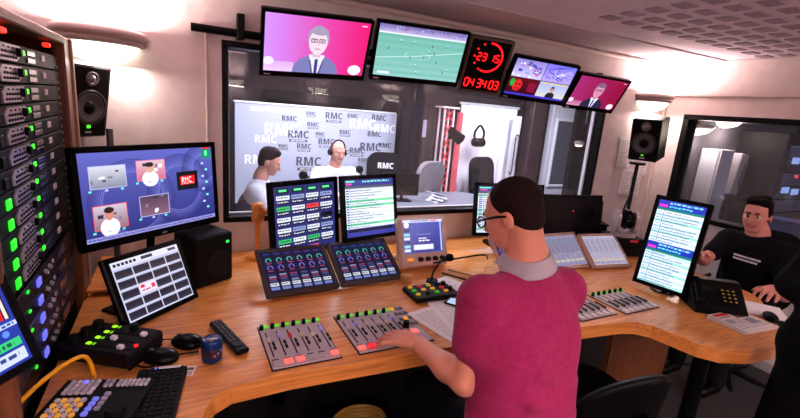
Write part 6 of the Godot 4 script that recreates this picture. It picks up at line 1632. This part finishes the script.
func broadcasters():
	var t := thing("person", "person in a grey vest over a pale shirt seated in the studio", "person", T(Vector3(0.57, 0, -3.55)))
	var skin := Color(0.80, 0.58, 0.52)
	var hb := look(Vector3(0.93, 0, 0.37), 22, 0)
	var S := {"head": Vector3(0.665, 1.125, -3.58), "hb": hb, "neck": Vector3(0.60, 1.00, -3.60), "ls": Vector3(0.635, 0.90, -3.74), "rs": Vector3(0.535, 0.90, -3.44), "le": Vector3(0.72, 0.72, -3.82), "re": Vector3(0.66, 0.70, -3.36), "lw": Vector3(0.90, 0.79, -3.72), "rw": Vector3(0.86, 0.79, -3.45),
		"hip": Vector3(0.50, 0.52, -3.54), "lk": Vector3(0.90, 0.50, -3.55), "rk": Vector3(0.85, 0.50, -3.38), "la": Vector3(0.92, 0.11, -3.5), "ra": Vector3(0.88, 0.11, -3.36), "skin": skin, "lip": Color(0.6, 0.35, 0.33), "dark": Color(0.08, 0.05, 0.05), "hair": Color(0.09, 0.06, 0.06),
		"hair_shapes": [[Vector3(0, 0.05, 0.026), Vector3(0.084, 0.088, 0.098)], [Vector3(0, -0.005, 0.055), Vector3(0.078, 0.08, 0.06)], [Vector3(0.02, 0.11, -0.03), Vector3(0.04, 0.028, 0.045)], [Vector3(-0.03, 0.115, 0.0), Vector3(0.04, 0.026, 0.045)]],
		"top": Color(0.7, 0.7, 0.78), "top_mat": mat(Color(0.80, 0.81, 0.90), 0.85), "top_name": "shirt", "sleeve": 1.9, "legs": Color(0.1, 0.1, 0.14), "cells": [0.016, 0.008, 0.009], "toe": Vector3(1, 0, 0), "head_scale": 0.84, "scale": 0.9}
	S.hands = [hand_prims(S.lw, Vector3(1, 0, 0.2), Vector3(0, 1, 0), 1.0, skin, 0.5), hand_prims(S.rw, Vector3(1, 0, -0.1), Vector3(0, 1, 0), -1.0, skin, 0.5)]
	shift(S, t.position)
	figure(t, S)
	var mid: Vector3 = (S.ls + S.rs) / 2
	var rr: Vector3 = (S.rs - S.ls).normalized()
	var ve := []
	for q in [0.28, 0.45, 0.65, 0.9]:
		var m2: Vector3 = mid.lerp(S.hip, q)
		ve.append(cap(m2 - rr * 0.045, m2 + rr * 0.045, 0.121, 0.121, Color(0.3, 0.3, 0.36), 0.06))
	blob(ve, 0.016, "vest", mat(Color(0.30, 0.30, 0.37), 0.9), t)
	t = thing("person", "bald person in a white shirt wearing headphones before the backdrop", "person", T(Vector3(1.39, 0, -4.12)))
	hb = look(Vector3(0.12, 0, 0.99), 8, 3)
	skin = Color(0.84, 0.60, 0.54)
	S = {"head": Vector3(1.41, 1.16, -4.10), "hb": hb, "neck": Vector3(1.40, 1.03, -4.12), "ls": Vector3(1.58, 0.94, -4.13), "rs": Vector3(1.22, 0.94, -4.12), "le": Vector3(1.66, 0.74, -4.0), "re": Vector3(1.12, 0.74, -4.0), "lw": Vector3(1.50, 0.80, -3.86), "rw": Vector3(1.28, 0.80, -3.86),
		"hip": Vector3(1.40, 0.54, -4.2), "lk": Vector3(1.50, 0.50, -3.82), "rk": Vector3(1.30, 0.50, -3.82), "la": Vector3(1.5, 0.11, -3.85), "ra": Vector3(1.3, 0.11, -3.85), "skin": skin, "lip": Color(0.6, 0.35, 0.33), "dark": Color(0.1, 0.06, 0.06), "hair": Color(0.1, 0.07, 0.06), "hair_shapes": [[Vector3(0, -0.005, 0.05), Vector3(0.079, 0.05, 0.062)]],
		"top": Color(0.86, 0.85, 0.9), "top_mat": mat(Color(0.88, 0.87, 0.92), 0.85), "top_name": "shirt", "sleeve": 1.9, "legs": Color(0.1, 0.1, 0.14), "cells": [0.016, 0.008, 0.009], "toe": Vector3(0, 0, 1), "head_scale": 0.84, "scale": 0.9}
	S.hands = [hand_prims(S.lw, Vector3(-0.5, 0, 1), Vector3(0, 1, 0), 1.0, skin, 0.5), hand_prims(S.rw, Vector3(0.5, 0, 1), Vector3(0, 1, 0), -1.0, skin, 0.5)]
	shift(S, t.position)
	figure(t, S)
	begin(Transform3D(hb.scaled_local(Vector3.ONE * 0.86), S.head))
	var band := []
	for k in 13: band.append(Vector3(cos(PI * k / 12) * 0.09, 0.03 + sin(PI * k / 12) * 0.105, 0.01))
	tube(band, 0.009, 6)
	for e in [-1, 1]: cyl(Vector3(e * 0.078, -0.01, 0.01), Vector3(e * 0.105, -0.01, 0.01), 0.04, 0.036, 14)
	done("worn_headphones", black(), t)
